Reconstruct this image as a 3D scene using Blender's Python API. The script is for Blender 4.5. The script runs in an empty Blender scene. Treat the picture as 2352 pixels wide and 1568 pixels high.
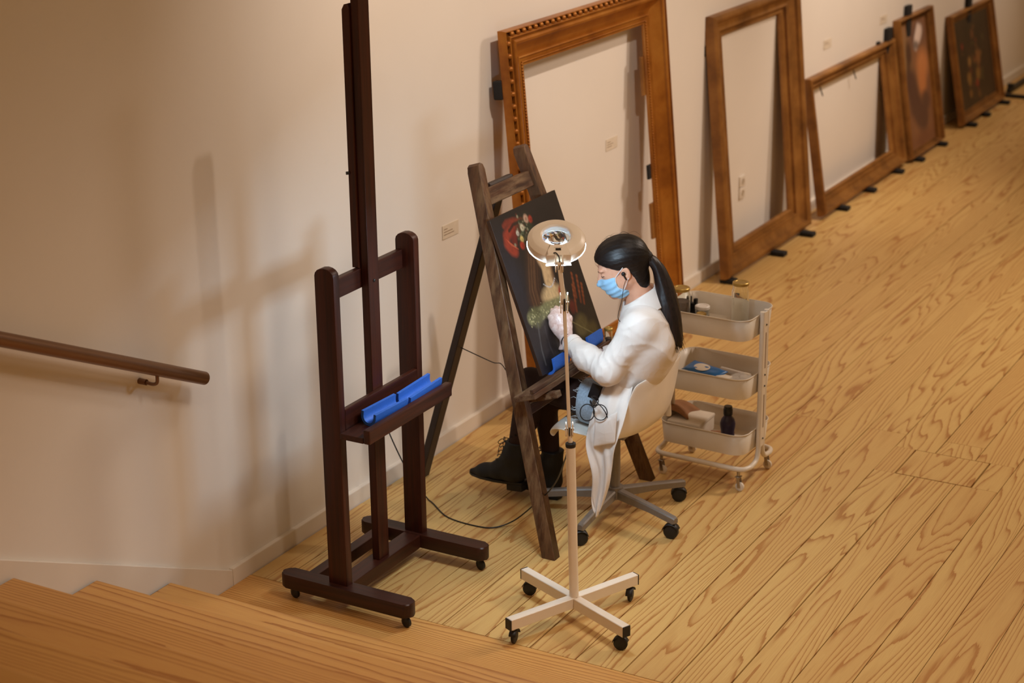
import bpy, bmesh, math, random
import numpy as np
from mathutils import Vector, Matrix
random.seed(7)
SC = bpy.context.scene
COL = SC.collection
PI = math.pi

# ---------------------------------------------------------------- camera
F_PX, PITCH, YAW, ROLL = 4205.1, 0.333513, 0.518981, -0.0127284
CAM = Vector((4.117, 0.0, 3.183))
fw = Vector((-math.sin(YAW) * math.cos(PITCH), math.cos(YAW) * math.cos(PITCH), -math.sin(PITCH)))
rt = fw.cross(Vector((0, 0, 1))).normalized()
up = rt.cross(fw)
rt, up = rt * math.cos(ROLL) + up * math.sin(ROLL), up * math.cos(ROLL) - rt * math.sin(ROLL)
cd = bpy.data.cameras.new('camera')
cam = bpy.data.objects.new('camera', cd)
COL.objects.link(cam)
cam.matrix_world = Matrix(((rt.x, up.x, -fw.x, CAM.x), (rt.y, up.y, -fw.y, CAM.y), (rt.z, up.z, -fw.z, CAM.z), (0, 0, 0, 1)))
cd.sensor_width = 36.0
cd.lens = F_PX / 2352 * 36.0
cd.clip_end = 100
cd.dof.use_dof = True
cd.dof.focus_distance = 6.75
cd.dof.aperture_fstop = 2.6
SC.camera = cam

# ---------------------------------------------------------------- world, lights, exposure
w = bpy.data.worlds.new('world')
SC.world = w
w.use_nodes = True
bg = w.node_tree.nodes['Background']
bg.inputs[0].default_value = (1.0, 0.56, 0.215, 1)
bg.inputs[1].default_value = 0.235
SC.view_settings.view_transform = 'Standard'
SC.view_settings.look = 'None'
SC.view_settings.gamma = 1.0
SC.view_settings.exposure = 0.0
SC.view_settings.use_curve_mapping = False

def spot(name, loc, target, power, size, blend, color, radius=0.035):
    d = bpy.data.lights.new(name, 'SPOT')
    d.energy = power; d.spot_size = math.radians(size); d.spot_blend = blend
    d.color = color; d.shadow_soft_size = radius
    o = bpy.data.objects.new(name, d)
    COL.objects.link(o)
    o.location = loc
    o.rotation_euler = (Vector(target) - Vector(loc)).to_track_quat('-Z', 'Y').to_euler()
    return o
WARM = (1.0, 0.825, 0.69)
# gallery track lights, hung about 2 m out from the wall
spot('track_light_a', (1.96, 6.15, 4.0), (0.0, 6.7, 2.45), 235, 86, 1.0, WARM)
spot('track_light_b', (2.0, 2.75, 3.7), (0.2, 5.6, 0.8), 32, 60, 1.0, WARM)
spot('track_light_c', (2.0, 8.5, 4.0), (0.0, 8.6, 1.75), 88, 62, 1.0, WARM)
spot('track_light_d', (2.0, 11.8, 4.0), (0.0, 11.9, 1.7), 450, 68, 1.0, WARM)
spot('track_light_e', (2.0, 15.0, 4.0), (0.0, 14.8, 1.1), 230, 66, 1.0, WARM)
# soft fill lights, added overhead to brighten the floor and the stairs
spot('fill_light_a', (4.0, 10.2, 4.4), (2.2, 8.7, 0.0), 660, 102, 1.0, WARM, 0.45)
spot('fill_light_b', (3.6, 4.6, 4.6), (1.9, 4.4, 0.3), 310, 68, 1.0, WARM, 0.45)

# ---------------------------------------------------------------- helpers: scene objects
def tag(o, label=None, cat=None, group=None, kind=None):
    if label: o['label'] = label
    if cat: o['category'] = cat
    if group: o['group'] = group
    if kind: o['kind'] = kind
    return o
def thing(name, loc, label=None, cat=None, group=None, kind=None, mat3=None):
    o = bpy.data.objects.new(name, None)
    COL.objects.link(o)
    o.empty_display_size = 0.05
    if mat3 is not None:
        m = mat3.to_4x4(); m.translation = Vector(loc); o.matrix_world = m
    else:
        o.location = loc
    return tag(o, label, cat, group, kind)
def link(name, me, mat, parent=None):
    o = bpy.data.objects.new(name, me)
    COL.objects.link(o)
    if mat is not None and len(me.materials) == 0:
        me.materials.append(mat)
    if parent is not None: o.parent = parent
    return o

class MB:
    """collects shapes in one bmesh; build() links it as one mesh object. 'off' is subtracted from every vertex."""
    def __init__(s, off=(0, 0, 0)):
        s.bm = bmesh.new(); s.off = Vector(off)
    def box(s, lo, hi, bev=0.0, seg=2, m=None):
        lo = Vector(lo); hi = Vector(hi)
        r = bmesh.ops.create_cube(s.bm, size=1.0)
        vs = r['verts']
        for v in vs:
            v.co = Vector((lo[i] + (hi[i] - lo[i]) * (v.co[i] + 0.5) for i in range(3)))
        if bev > 0:
            es = list({e for v in vs for e in v.link_edges})
            rr = bmesh.ops.bevel(s.bm, geom=es, offset=bev, segments=seg, profile=0.6, affect='EDGES', clamp_overlap=True)
            vs = list({v for f in rr['faces'] for v in f.verts} | {v for v in vs if v.is_valid})
        if m is not None:
            for v in vs: v.co = m @ v.co
        return s
    def beam(s, a, b, wx, wy, ref=(0, 0, 1), bev=0.003, seg=1):
        """rectangular bar from a to b; wx across along ref x dir, wy along ref"""
        a = Vector(a); b = Vector(b); d = (b - a); L = d.length; d.normalize()
        ref = Vector(ref)
        x = d.cross(ref)
        if x.length < 1e-4: x = d.cross(Vector((1, 0, 0)))
        x.normalize(); y = x.cross(d).normalized()
        m = Matrix(((x.x, y.x, d.x, a.x), (x.y, y.y, d.y, a.y), (x.z, y.z, d.z, a.z), (0, 0, 0, 1)))
        return s.box((-wx / 2, -wy / 2, 0), (wx / 2, wy / 2, L), bev, seg, m)
    def tube(s, pts, r, seg=10, caps=True, closed=False):
        pts = [Vector(p) for p in pts]; n = len(pts)
        rs = r if isinstance(r, (list, tuple)) else [r] * n
        tang = []
        for i in range(n):
            if closed: t = pts[(i + 1) % n] - pts[i - 1]
            else: t = pts[min(i + 1, n - 1)] - pts[max(i - 1, 0)]
            tang.append(t.normalized())
        ref = Vector((0, 0, 1)) if abs(tang[0].z) < 0.9 else Vector((1, 0, 0))
        u = tang[0].cross(ref).normalized()
        rings = []
        for i in range(n):
            u = (u - tang[i] * u.dot(tang[i])).normalized()
            v = tang[i].cross(u)
            rings.append([s.bm.verts.new(pts[i] + (u * math.cos(2 * PI * k / seg) + v * math.sin(2 * PI * k / seg)) * rs[i]) for k in range(seg)])
        for i in range(n if closed else n - 1):
            a = rings[i]; b = rings[(i + 1) % n]
            for k in range(seg):
                s.bm.faces.new((a[k], a[(k + 1) % seg], b[(k + 1) % seg], b[k]))
        if caps and not closed:
            s.bm.faces.new(rings[0][::-1]); s.bm.faces.new(rings[-1])
        return s
    def lathe(s, prof, seg=24, m=None, close=True):
        """prof: list of (radius, z)"""
        rings = []
        for (r, z) in prof:
            if r < 1e-6:
                rings.append([s.bm.verts.new((0, 0, z))])
            else:
                rings.append([s.bm.verts.new((r * math.cos(2 * PI * k / seg), r * math.sin(2 * PI * k / seg), z)) for k in range(seg)])
        for a, b in zip(rings[:-1], rings[1:]):
            for k in range(seg):
                k2 = (k + 1) % seg
                if len(a) == 1 and len(b) == 1: continue
                if len(a) == 1: s.bm.faces.new((a[0], b[k2], b[k]))
                elif len(b) == 1: s.bm.faces.new((a[k], a[k2], b[0]))
                else: s.bm.faces.new((a[k], a[k2], b[k2], b[k]))
        if close:
            if len(rings[0]) > 1: s.bm.faces.new(rings[0][::-1])
            if len(rings[-1]) > 1: s.bm.faces.new(rings[-1])
        if m is not None:
            for rg in rings:
                for v in rg: v.co = m @ v.co
        return s
    def prism(s, poly, z0, z1, m=None, bev=0.0, seg=2):
        a = [s.bm.verts.new((p[0], p[1], z0)) for p in poly]
        b = [s.bm.verts.new((p[0], p[1], z1)) for p in poly]
        n = len(poly)
        fs = [s.bm.faces.new(a[::-1]), s.bm.faces.new(b)]
        for k in range(n):
            fs.append(s.bm.faces.new((a[k], a[(k + 1) % n], b[(k + 1) % n], b[k])))
        vs = a + b
        if bev > 0:
            es = list({e for f in fs[:2] for e in f.edges})
            rr = bmesh.ops.bevel(s.bm, geom=es, offset=bev, segments=seg, profile=0.6, affect='EDGES', clamp_overlap=True)
            vs = list({v for f in rr['faces'] for v in f.verts} | {v for v in vs if v.is_valid})
        if m is not None:
            for v in vs: v.co = m @ v.co
        return s
    def grid(s, P, closed_u=False):
        """P[i][j] -> point; a quad sheet"""
        V = [[s.bm.verts.new(Vector(p)) for p in row] for row in P]
        for i in range(len(V) - (0 if closed_u else 1)):
            r0 = V[i]; r1 = V[(i + 1) % len(V)]
            for j in range(len(r0) - 1):
                s.bm.faces.new((r0[j], r0[j + 1], r1[j + 1], r1[j]))
        return s
    def build(s, name, mat, parent=None, smooth=None):
        bmesh.ops.recalc_face_normals(s.bm, faces=s.bm.faces)
        for v in s.bm.verts: v.co -= s.off
        me = bpy.data.meshes.new(name)
        s.bm.to_mesh(me); s.bm.free()
        o = link(name, me, mat, parent)
        if smooth is not None: shade(me, smooth)
        return o
def shade(me, angle=35):
    me.polygons.foreach_set('use_smooth', [True] * len(me.polygons))
    if angle < 180:
        try: me.set_sharp_from_angle(angle=math.radians(angle))
        except Exception: pass
def copy_tree(o, parent=None):
    c = o.copy(); COL.objects.link(c)
    if parent is not None: c.parent = parent
    for ch in list(o.children): copy_tree(ch, c)
    return c
def solidify(o, t, offset=0.0):
    md = o.modifiers.new('thickness', 'SOLIDIFY'); md.thickness = t; md.offset = offset
def subsurf(o, n=1):
    md = o.modifiers.new('subsurf', 'SUBSURF'); md.levels = n; md.render_levels = n
def smooth_path(pts, n=8, closed=False):
    """Catmull-Rom"""
    P = [Vector(p) for p in pts]; out = []; N = len(P)
    for i in range(N if closed else N - 1):
        if closed: p0, p1, p2, p3 = P[i - 1], P[i], P[(i + 1) % N], P[(i + 2) % N]
        else: p0, p1, p2, p3 = P[max(i - 1, 0)], P[i], P[i + 1], P[min(i + 2, N - 1)]
        for k in range(n):
            t = k / n
            out.append(0.5 * ((2 * p1) + (p2 - p0) * t + (2 * p0 - 5 * p1 + 4 * p2 - p3) * t * t + (3 * p1 - p0 - 3 * p2 + p3) * t ** 3))
    if not closed: out.append(P[-1])
    return out
def rrect(w, h, r, n=5):
    out = []
    for cx, cy, a0 in ((w / 2 - r, h / 2 - r, 0), (-w / 2 + r, h / 2 - r, 90), (-w / 2 + r, -h / 2 + r, 180), (w / 2 - r, -h / 2 + r, 270)):
        for k in range(n + 1):
            a = math.radians(a0 + 90 * k / n)
            out.append((cx + r * math.cos(a), cy + r * math.sin(a)))
    return out
def axis_m(o, z, x=None):
    """matrix with local z along 'z' at origin o"""
    z = Vector(z).normalized()
    x = Vector(x) if x is not None else (Vector((1, 0, 0)) if abs(z.x) < 0.9 else Vector((0, 1, 0)))
    y = z.cross(x).normalized(); x = y.cross(z).normalized(); o = Vector(o)
    return Matrix(((x.x, y.x, z.x, o.x), (x.y, y.y, z.y, o.y), (x.z, y.z, z.z, o.z), (0, 0, 0, 1)))

# ---------------------------------------------------------------- helpers: materials
def s2l(c):
    return tuple(((v / 255) / 12.92 if v / 255 <= 0.04045 else ((v / 255 + 0.055) / 1.055) ** 2.4) for v in c)
def rgba(c): return (c[0], c[1], c[2], 1)
class NT:
    def __init__(s, name):
        s.mat = bpy.data.materials.new(name); s.mat.use_nodes = True
        s.t = s.mat.node_tree; s.b = s.t.nodes['Principled BSDF']
    def n(s, typ, **kw):
        nd = s.t.nodes.new(typ)
        for k, v in kw.items(): setattr(nd, k, v)
        return nd
    def l(s, a, b): s.t.links.new(a, b)
    def math(s, op, a, b=None, clamp=False):
        nd = s.n('ShaderNodeMath', operation=op); nd.use_clamp = clamp
        for i, v in enumerate((a, b)):
            if v is None: continue
            if isinstance(v, (int, float)): nd.inputs[i].default_value = v
            else: s.l(v, nd.inputs[i])
        return nd.outputs[0]
    def coord(s, kind='Object'): return s.n('ShaderNodeTexCoord').outputs[kind]
    def mapping(s, vec, scale=(1, 1, 1), loc=(0, 0, 0), rot=(0, 0, 0)):
        m = s.n('ShaderNodeMapping')
        m.inputs['Scale'].default_value = scale; m.inputs['Location'].default_value = loc; m.inputs['Rotation'].default_value = rot
        s.l(vec, m.inputs['Vector']); return m.outputs[0]
    def noise(s, vec, scale=5, detail=2, rough=0.5, dist=0.0):
        nd = s.n('ShaderNodeTexNoise')
        nd.inputs['Scale'].default_value = scale; nd.inputs['Detail'].default_value = detail
        nd.inputs['Roughness'].default_value = rough; nd.inputs['Distortion'].default_value = dist
        if vec is not None: s.l(vec, nd.inputs['Vector'])
        return nd.outputs['Fac']
    def ramp(s, fac, stops, interp='LINEAR'):
        r = s.n('ShaderNodeValToRGB'); r.color_ramp.interpolation = interp
        e = r.color_ramp.elements
        while len(e) < len(stops): e.new(0.5)
        for el, (p, c) in zip(e, stops): el.position = p; el.color = rgba(c)
        s.l(fac, r.inputs[0]); return r.outputs[0]
    def mix(s, fac, a, b, mode='MIX'):
        m = s.n('ShaderNodeMix', data_type='RGBA', blend_type=mode)
        if isinstance(fac, (int, float)): m.inputs[0].default_value = fac
        else: s.l(fac, m.inputs[0])
        for i, v in ((6, a), (7, b)):
            if isinstance(v, tuple): m.inputs[i].default_value = rgba(v)
            else: s.l(v, m.inputs[i])
        return m.outputs[2]
    def bump(s, h, strength=0.2, dist=0.01):
        b = s.n('ShaderNodeBump'); b.inputs['Strength'].default_value = strength; b.inputs['Distance'].default_value = dist
        s.l(h, b.inputs['Height']); s.l(b.outputs[0], s.b.inputs['Normal'])
    def base(s, c):
        if isinstance(c, tuple): s.b.inputs['Base Color'].default_value = rgba(c)
        else: s.l(c, s.b.inputs['Base Color'])
    def set(s, **kw):
        for k, v in kw.items(): s.b.inputs[k.replace('_', ' ')].default_value = v
        return s
def plain(name, c, rough=0.5, var=0.12, scale=30, bump=0.0, metal=0.0, **kw):
    """procedural: base colour broken up by a little noise"""
    t = NT(name); c = s2l(c)
    nz = t.noise(t.coord(), scale, 3, 0.55)
    lo = tuple(max(0, v * (1 - var)) for v in c); hi = tuple(min(1, v * (1 + var)) for v in c)
    t.base(t.ramp(nz, [(0.3, lo), (0.7, hi)]))
    t.set(Roughness=rough, Metallic=metal)
    if bump > 0: t.bump(nz, bump, 0.002)
    for k, v in kw.items(): t.b.inputs[k].default_value = v
    return t.mat
def floor_wood(name, along='Y', light=(212, 178, 113), dark=(172, 124, 68), rings=13.0, lin=(8, 70), rough=0.42, stretch=0.42):
    """sawn pine: growth rings as contour lines of a stretched field, each board with its own offset"""
    t = NT(name); co = t.coord()
    rnd = t.n('ShaderNodeObjectInfo').outputs['Random']
    sep = t.n('ShaderNodeSeparateXYZ'); t.l(co, sep.inputs[0])
    ax, al = (sep.outputs[0], sep.outputs[1]) if along == 'Y' else (sep.outputs[1], sep.outputs[0])
    offs = t.math('MULTIPLY', rnd, 137.0)
    cmb = t.n('ShaderNodeCombineXYZ')
    t.l(t.math('ADD', t.math('MULTIPLY', ax, 5.2), offs), cmb.inputs[0])
    t.l(t.math('MULTIPLY', al, stretch), cmb.inputs[1]); t.l(t.math('MULTIPLY', rnd, 31.0), cmb.inputs[2])
    n1 = t.noise(cmb.outputs[0], 1.0, 2.6, 0.38, 0.25)
    lo, hi = lin
    fr = t.math('FRACT', t.math('MULTIPLY', rnd, 7.77))
    k = t.math('ADD', t.math('MULTIPLY', t.math('MULTIPLY', fr, fr), hi - lo), lo)
    v = t.math('ADD', t.math('MULTIPLY', n1, rings * 1.6), t.math('MULTIPLY', ax, k))
    # fine wobble
    cm2 = t.n('ShaderNodeCombineXYZ')
    t.l(t.math('MULTIPLY', ax, 60.0), cm2.inputs[0]); t.l(t.math('MULTIPLY', al, 5.0), cm2.inputs[1]); t.l(offs, cm2.inputs[2])
    n2 = t.noise(cm2.outputs[0], 1.0, 3, 0.6)
    v = t.math('ADD', v, t.math('MULTIPLY', n2, 0.45))
    ring = t.math('FRACT', v)
    L = s2l(light); D = s2l(dark)
    M = tuple(a * 0.72 + b * 0.28 for a, b in zip(L, D))
    c = t.ramp(ring, [(0.0, M), (0.08, L), (0.5, L), (0.78, M), (0.93, D), (1.0, D)])
    cm3 = t.n('ShaderNodeCombineXYZ')
    t.l(t.math('MULTIPLY', ax, 420.0), cm3.inputs[0]); t.l(t.math('MULTIPLY', al, 9.0), cm3.inputs[1]); t.l(offs, cm3.inputs[2])
    n3 = t.noise(cm3.outputs[0], 1.0, 2, 0.6)
    c = t.mix(0.16, c, t.ramp(n3, [(0.3, (0.25, 0.25, 0.25)), (0.7, (0.8, 0.8, 0.8))]), 'OVERLAY')
    tone = t.math('FRACT', t.math('MULTIPLY', rnd, 3.31))
    c = t.mix(t.math('MULTIPLY', tone, 0.22), c, s2l((184, 128, 70)))
    big = t.noise(co, 0.9, 2, 0.5)
    c = t.mix(t.math('MULTIPLY', big, 0.18), c, s2l((172, 116, 62)))
    t.base(c); t.set(Roughness=rough)
    t.b.inputs['Specular IOR Level'].default_value = 0.35
    t.bump(n3, 0.05, 0.001)
    return t.mat
def stained_wood(name, light, dark, rough=0.38, along=2, worn=None, scale=1.0, spec=0.5):
    """stained timber, fine straight grain along one axis, optional worn pale patches"""
    t = NT(name); co = t.coord()
    sc = [60 * scale] * 3; sc[along] = 2.5 * scale
    n1 = t.noise(t.mapping(co, tuple(sc)), 1.0, 4, 0.6, 0.3)
    c = t.ramp(n1, [(0.3, s2l(dark)), (0.72, s2l(light))])
    n2 = t.noise(co, 6, 3, 0.6)
    c = t.mix(t.math('MULTIPLY', n2, 0.35), c, s2l(dark))
    if worn:
        sc2 = [38 * scale] * 3; sc2[along] = 5 * scale
        n3 = t.noise(t.mapping(co, tuple(sc2)), 1.0, 5, 0.7)
        n4 = t.noise(co, 3.5, 2, 0.5)
        f = t.math('MULTIPLY', t.ramp(n3, [(0.40, (0, 0, 0)), (0.62, (1, 1, 1))]), t.ramp(n4, [(0.36, (0, 0, 0)), (0.56, (0.85, 0.85, 0.85))]))
        c = t.mix(f, c, s2l(worn))
    t.base(c); t.set(Roughness=rough)
    t.b.inputs['Specular IOR Level'].default_value = spec
    t.bump(n1, 0.12, 0.001)
    return t.mat

M = {}
def wall_paint():
    t = NT('wall_paint'); co = t.coord()
    n = t.noise(co, 1.3, 3, 0.5); n2 = t.noise(co, 90, 3, 0.6)
    t.base(t.ramp(n, [(0.3, s2l((226, 219, 209))), (0.7, s2l((231, 224, 214)))]))
    t.set(Roughness=0.75); t.bump(n2, 0.04, 0.001)
    t.b.inputs['Specular IOR Level'].default_value = 0.25
    return t.mat
M['wall'] = wall_paint()
M['skirting'] = plain('skirting_paint', (226, 218, 206), 0.45, 0.03, 3)
M['floor'] = floor_wood('pine_floor')
M['tread'] = floor_wood('pine_tread', 'X', (214, 164, 94), (168, 112, 54), rings=8.0, lin=(16, 75), stretch=0.3)
M['subfloor'] = plain('subfloor_shadow_gap', (38, 24, 14), 0.9, 0.2, 20)
M['mahogany'] = stained_wood('mahogany_z', (76, 30, 15), (40, 15, 8), 0.42, 2, spec=0.4)
M['mahogany_y'] = stained_wood('mahogany_y', (74, 32, 17), (40, 16, 9), 0.42, 1, spec=0.4)
M['mahogany_x'] = stained_wood('mahogany_x', (68, 31, 19), (36, 15, 9), 0.42, 0, spec=0.4)
M['oldwood'] = stained_wood('old_easel_wood', (104, 66, 38), (58, 35, 21), 0.5, 2, worn=(124, 96, 66))
M['oldwood_y'] = stained_wood('old_easel_wood_y', (92, 54, 30), (48, 28, 18), 0.5, 1, worn=(130, 104, 76))
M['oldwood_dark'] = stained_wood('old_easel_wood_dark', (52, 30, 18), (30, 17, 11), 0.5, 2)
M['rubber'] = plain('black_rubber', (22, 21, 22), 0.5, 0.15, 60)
M['blackfoam'] = plain('black_foam', (24, 23, 24), 0.8, 0.2, 90, 0.2)
M['bluefoam'] = plain('blue_foam', (46, 100, 190), 0.6, 0.08, 160, 0.1)
M['bluefoam'].node_tree.nodes['Principled BSDF'].inputs['Subsurface Weight'].default_value = 0.0
M['lampwhite'] = plain('lamp_cream_enamel', (236, 224, 206), 0.35, 0.03, 12)
M['trolleywhite'] = plain('trolley_cream_enamel', (222, 212, 196), 0.38, 0.03, 12)
M['chairwhite'] = plain('chair_white_plastic', (236, 228, 216), 0.32, 0.03, 9)
M['greymetal'] = plain('grey_powder_coat', (128, 120, 112), 0.4, 0.06, 40, metal=0.3)
M['steel'] = plain('zinc_steel', (170, 160, 146), 0.3, 0.1, 60, metal=0.9)
M['bronze'] = plain('handrail_satin_metal', (124, 92, 68), 0.36, 0.05, 8, metal=0.65)
M['brass'] = plain('gold_lid', (176, 146, 76), 0.42, 0.08, 40, metal=0.7)
M['wire'] = plain('black_wire', (20, 18, 18), 0.45, 0.1, 60)
M['white_cord'] = plain('white_cord', (220, 210, 196), 0.5, 0.03, 60)
def glass(name, tint=(1, 1, 1), rough=0.02):
    t = NT(name); n = t.noise(t.coord(), 14, 2)
    t.base(t.ramp(n, [(0.3, tint), (0.7, tuple(min(1, v * 1.02) for v in tint))]))
    t.set(Roughness=rough); t.b.inputs['Transmission Weight'].default_value = 1.0; t.b.inputs['IOR'].default_value = 1.45
    return t.mat
M['glass'] = glass('clear_jar_glass', (0.96, 0.98, 0.96))
M['lens'] = glass('magnifier_lens_glass', (0.93, 0.99, 0.98), 0.0)
def emit(name, c, s):
    t = NT(name); n = t.noise(t.coord(), 3, 1)
    t.base(c); t.l(t.ramp(n, [(0, c), (1, c)]), t.b.inputs['Emission Color']); t.b.inputs['Emission Strength'].default_value = s
    return t.mat
M['tube_light'] = emit('ring_tube_light', (0.60, 0.81, 1.0), 108.0)
M['screen_off'] = plain('black_plastic', (18, 18, 20), 0.3, 0.1, 60)
def gold(name, hi, mid, lo, rough=0.36, metal=0.45):
    t = NT(name); co = t.coord()
    n = t.noise(co, 3.5, 5, 0.62); n2 = t.noise(co, 40, 4, 0.65)
    c = t.ramp(n, [(0.28, s2l(lo)), (0.5, s2l(mid)), (0.75, s2l(hi))])
    c = t.mix(t.math('MULTIPLY', n2, 0.35), c, s2l(lo))
    t.base(c); t.set(Roughness=rough, Metallic=metal); t.bump(n2, 0.08, 0.002)
    return t.mat
M['gilt'] = gold('gilded_gesso', (196, 136, 56), (172, 108, 36), (122, 66, 18))
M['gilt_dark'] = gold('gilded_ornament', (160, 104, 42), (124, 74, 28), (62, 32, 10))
M['framewood'] = gold('brown_gilt_frame', (182, 130, 66), (146, 98, 44), (92, 56, 22), 0.45, 0.2)
M['framedark'] = gold('dark_frame_side', (84, 52, 26), (60, 36, 18), (36, 20, 10), 0.55, 0.1)
def skinmat():
    t = NT('skin'); n = t.noise(t.coord(), 40, 3, 0.5)
    t.base(t.ramp(n, [(0.3, s2l((214, 158, 128))), (0.7, s2l((224, 172, 142)))]))
    t.set(Roughness=0.5); t.b.inputs['Subsurface Weight'].default_value = 0.12
    t.b.inputs['Subsurface Radius'].default_value = (0.012, 0.005, 0.003)
    return t.mat
M['skin'] = skinmat()
def tights():
    t = NT('dotted_black_tights'); v = t.n('ShaderNodeTexVoronoi'); v.inputs['Scale'].default_value = 27; v.inputs['Randomness'].default_value = 0.55
    t.l(t.coord(), v.inputs['Vector'])
    t.base(t.ramp(v.outputs['Distance'], [(0.16, s2l((9, 7, 7))), (0.2, s2l((44, 26, 20)))]))
    t.set(Roughness=0.7); t.b.inputs['Specular IOR Level'].default_value = 0.2
    return t.mat
M['tights'] = tights()
M['leather'] = plain('black_suede', (12, 11, 12), 0.65, 0.2, 120, 0.1)
M['sole'] = plain('boot_sole', (14, 12, 12), 0.5, 0.1, 60)
def cotton():
    t = NT('white_cotton'); co = t.coord()
    n = t.noise(co, 5.5, 2.5, 0.5, 0.9); n2 = t.noise(co, 260, 2, 0.5)
    t.base(t.ramp(n, [(0.3, s2l((226, 218, 210))), (0.7, s2l((234, 227, 220)))]))
    ridge = t.math('SUBTRACT', 1.0, t.math('ABSOLUTE', t.math('SUBTRACT', t.math('MULTIPLY', n, 2.0), 1.0)))
    ridge = t.math('POWER', ridge, 9.0)
    n3 = t.noise(t.mapping(co, (1, 1, 0.45), rot=(0.5, 0.3, 0)), 13, 2, 0.5, 1.2)
    r3 = t.math('POWER', t.math('SUBTRACT', 1.0, t.math('ABSOLUTE', t.math('SUBTRACT', t.math('MULTIPLY', n3, 2.0), 1.0))), 12.0)
    h = t.math('ADD', t.math('ADD', ridge, t.math('MULTIPLY', r3, 0.5)), t.math('MULTIPLY', n2, 0.03))
    t.set(Roughness=0.85); t.bump(h, 0.07, 0.010)
    t.b.inputs['Specular IOR Level'].default_value = 0.15
    return t.mat
M['cotton'] = cotton()
M['denim'] = plain('pale_blue_denim', (156, 174, 190), 0.9, 0.2, 110, 0.25)
M['thread'] = plain('frayed_white_thread', (196, 202, 206), 0.9, 0.1, 80)
def hairmat():
    t = NT('black_hair'); co = t.coord()
    n = t.noise(t.mapping(co, (10, 170, 130)), 1.0, 3, 0.6, 0.3)
    t.base(t.ramp(n, [(0.3, s2l((10, 8, 8))), (0.75, s2l((24, 17, 16)))]))
    t.set(Roughness=0.44); t.b.inputs['Specular IOR Level'].default_value = 0.4
    t.bump(n, 0.35, 0.003)
    return t.mat
M['hair'] = hairmat()
def hairtail():
    t = NT('black_ponytail_hair'); co = t.coord()
    n = t.noise(t.mapping(co, (150, 150, 9), rot=(0, 0.35, 0)), 1.0, 4, 0.6, 0.3)
    t.base(t.ramp(n, [(0.3, s2l((9, 7, 7))), (0.75, s2l((40, 26, 22)))]))
    t.set(Roughness=0.42); t.b.inputs['Specular IOR Level'].default_value = 0.4
    t.bump(n, 0.2, 0.004)
    return t.mat
M['ponytail'] = hairtail()
M['mask'] = plain('pale_blue_mask_fabric', (150, 198, 232), 0.8, 0.04, 180, 0.08)
M['strap'] = plain('white_elastic', (228, 226, 226), 0.8, 0.03, 90)
def glovemat():
    t = NT('clear_latex_glove'); n = t.noise(t.coord(), 55, 3, 0.6, 0.8)
    t.base(t.ramp(n, [(0.3, s2l((206, 172, 160))), (0.7, s2l((232, 214, 208)))]))
    t.set(Roughness=0.3); t.bump(n, 0.35, 0.004)
    return t.mat
M['glove'] = glovemat()
M['eyewhite'] = plain('eye_white', (225, 218, 212), 0.2, 0.03, 60)
M['lash'] = plain('eyelash_brow', (28, 18, 14), 0.6, 0.1, 60)
M['paper'] = plain('white_card', (226, 216, 200), 0.8, 0.04, 20)
M['labelcard'] = plain('beige_label_card', (218, 206, 187), 0.8, 0.04, 20)
M['socket'] = plain('socket_plastic', (186, 172, 152), 0.5, 0.05, 40)
M['ink'] = plain('grey_print', (150, 128, 104), 0.8, 0.1, 200)
M['kraft'] = plain('brown_kraft_paper', (150, 104, 66), 0.8, 0.12, 30, 0.1)
M['purple'] = plain('dark_purple_plastic', (42, 34, 62), 0.28, 0.08, 20)
M['packblue'] = plain('blue_packet_film', (30, 104, 172), 0.35, 0.1, 18, 0.15)
def film():
    t = NT('clear_plastic_film'); n = t.noise(t.coord(), 30, 4, 0.6, 1.2)
    t.base((0.92, 0.9, 0.87)); t.set(Roughness=0.22); t.b.inputs['Alpha'].default_value = 0.42
    t.bump(n, 0.8, 0.01)
    return t.mat
M['film'] = film()
def colattr(name, rough=0.4):
    t = NT(name); a = t.n('ShaderNodeAttribute', attribute_name='Col'); n = t.noise(t.coord(), 220, 3, 0.6)
    t.base(t.mix(t.math('MULTIPLY', n, 0.12), a.outputs['Color'], (0.02, 0.015, 0.01)))
    t.set(Roughness=rough); t.bump(n, 0.1, 0.001)
    t.b.inputs['Specular IOR Level'].default_value = 0.35
    return t.mat
M['oil'] = colattr('oil_paint')

# ---------------------------------------------------------------- helpers: signed distance modelling
def value_noise(P, freq, seed=0):
    Q = P * freq; i = np.floor(Q).astype(np.int64); f = Q - i; f = f * f * (3 - 2 * f)
    def h(a, b, c):
        n = (a * 73856093) ^ (b * 19349663) ^ (c * 83492791) ^ (seed * 2654435761)
        n = (n ^ (n >> 13)) * 1274126177
        return ((n ^ (n >> 16)) & 0xffff).astype(np.float32) / 65535.0
    x, y, z = i[..., 0], i[..., 1], i[..., 2]; fx, fy, fz = f[..., 0], f[..., 1], f[..., 2]
    r = 0
    for dx in (0, 1):
        for dy in (0, 1):
            for dz in (0, 1):
                r = r + h(x + dx, y + dy, z + dz) * (fx if dx else 1 - fx) * (fy if dy else 1 - fy) * (fz if dz else 1 - fz)
    return r - 0.5
def rc(P, a, b, ra, rb):
    a = np.asarray(a, np.float32); b = np.asarray(b, np.float32); ba = b - a
    h = np.clip(((P - a) @ ba) / max(float(ba @ ba), 1e-9), 0, 1)
    return np.sqrt(((P - a - h[..., None] * ba) ** 2).sum(-1)) - (ra + (rb - ra) * h)
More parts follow.
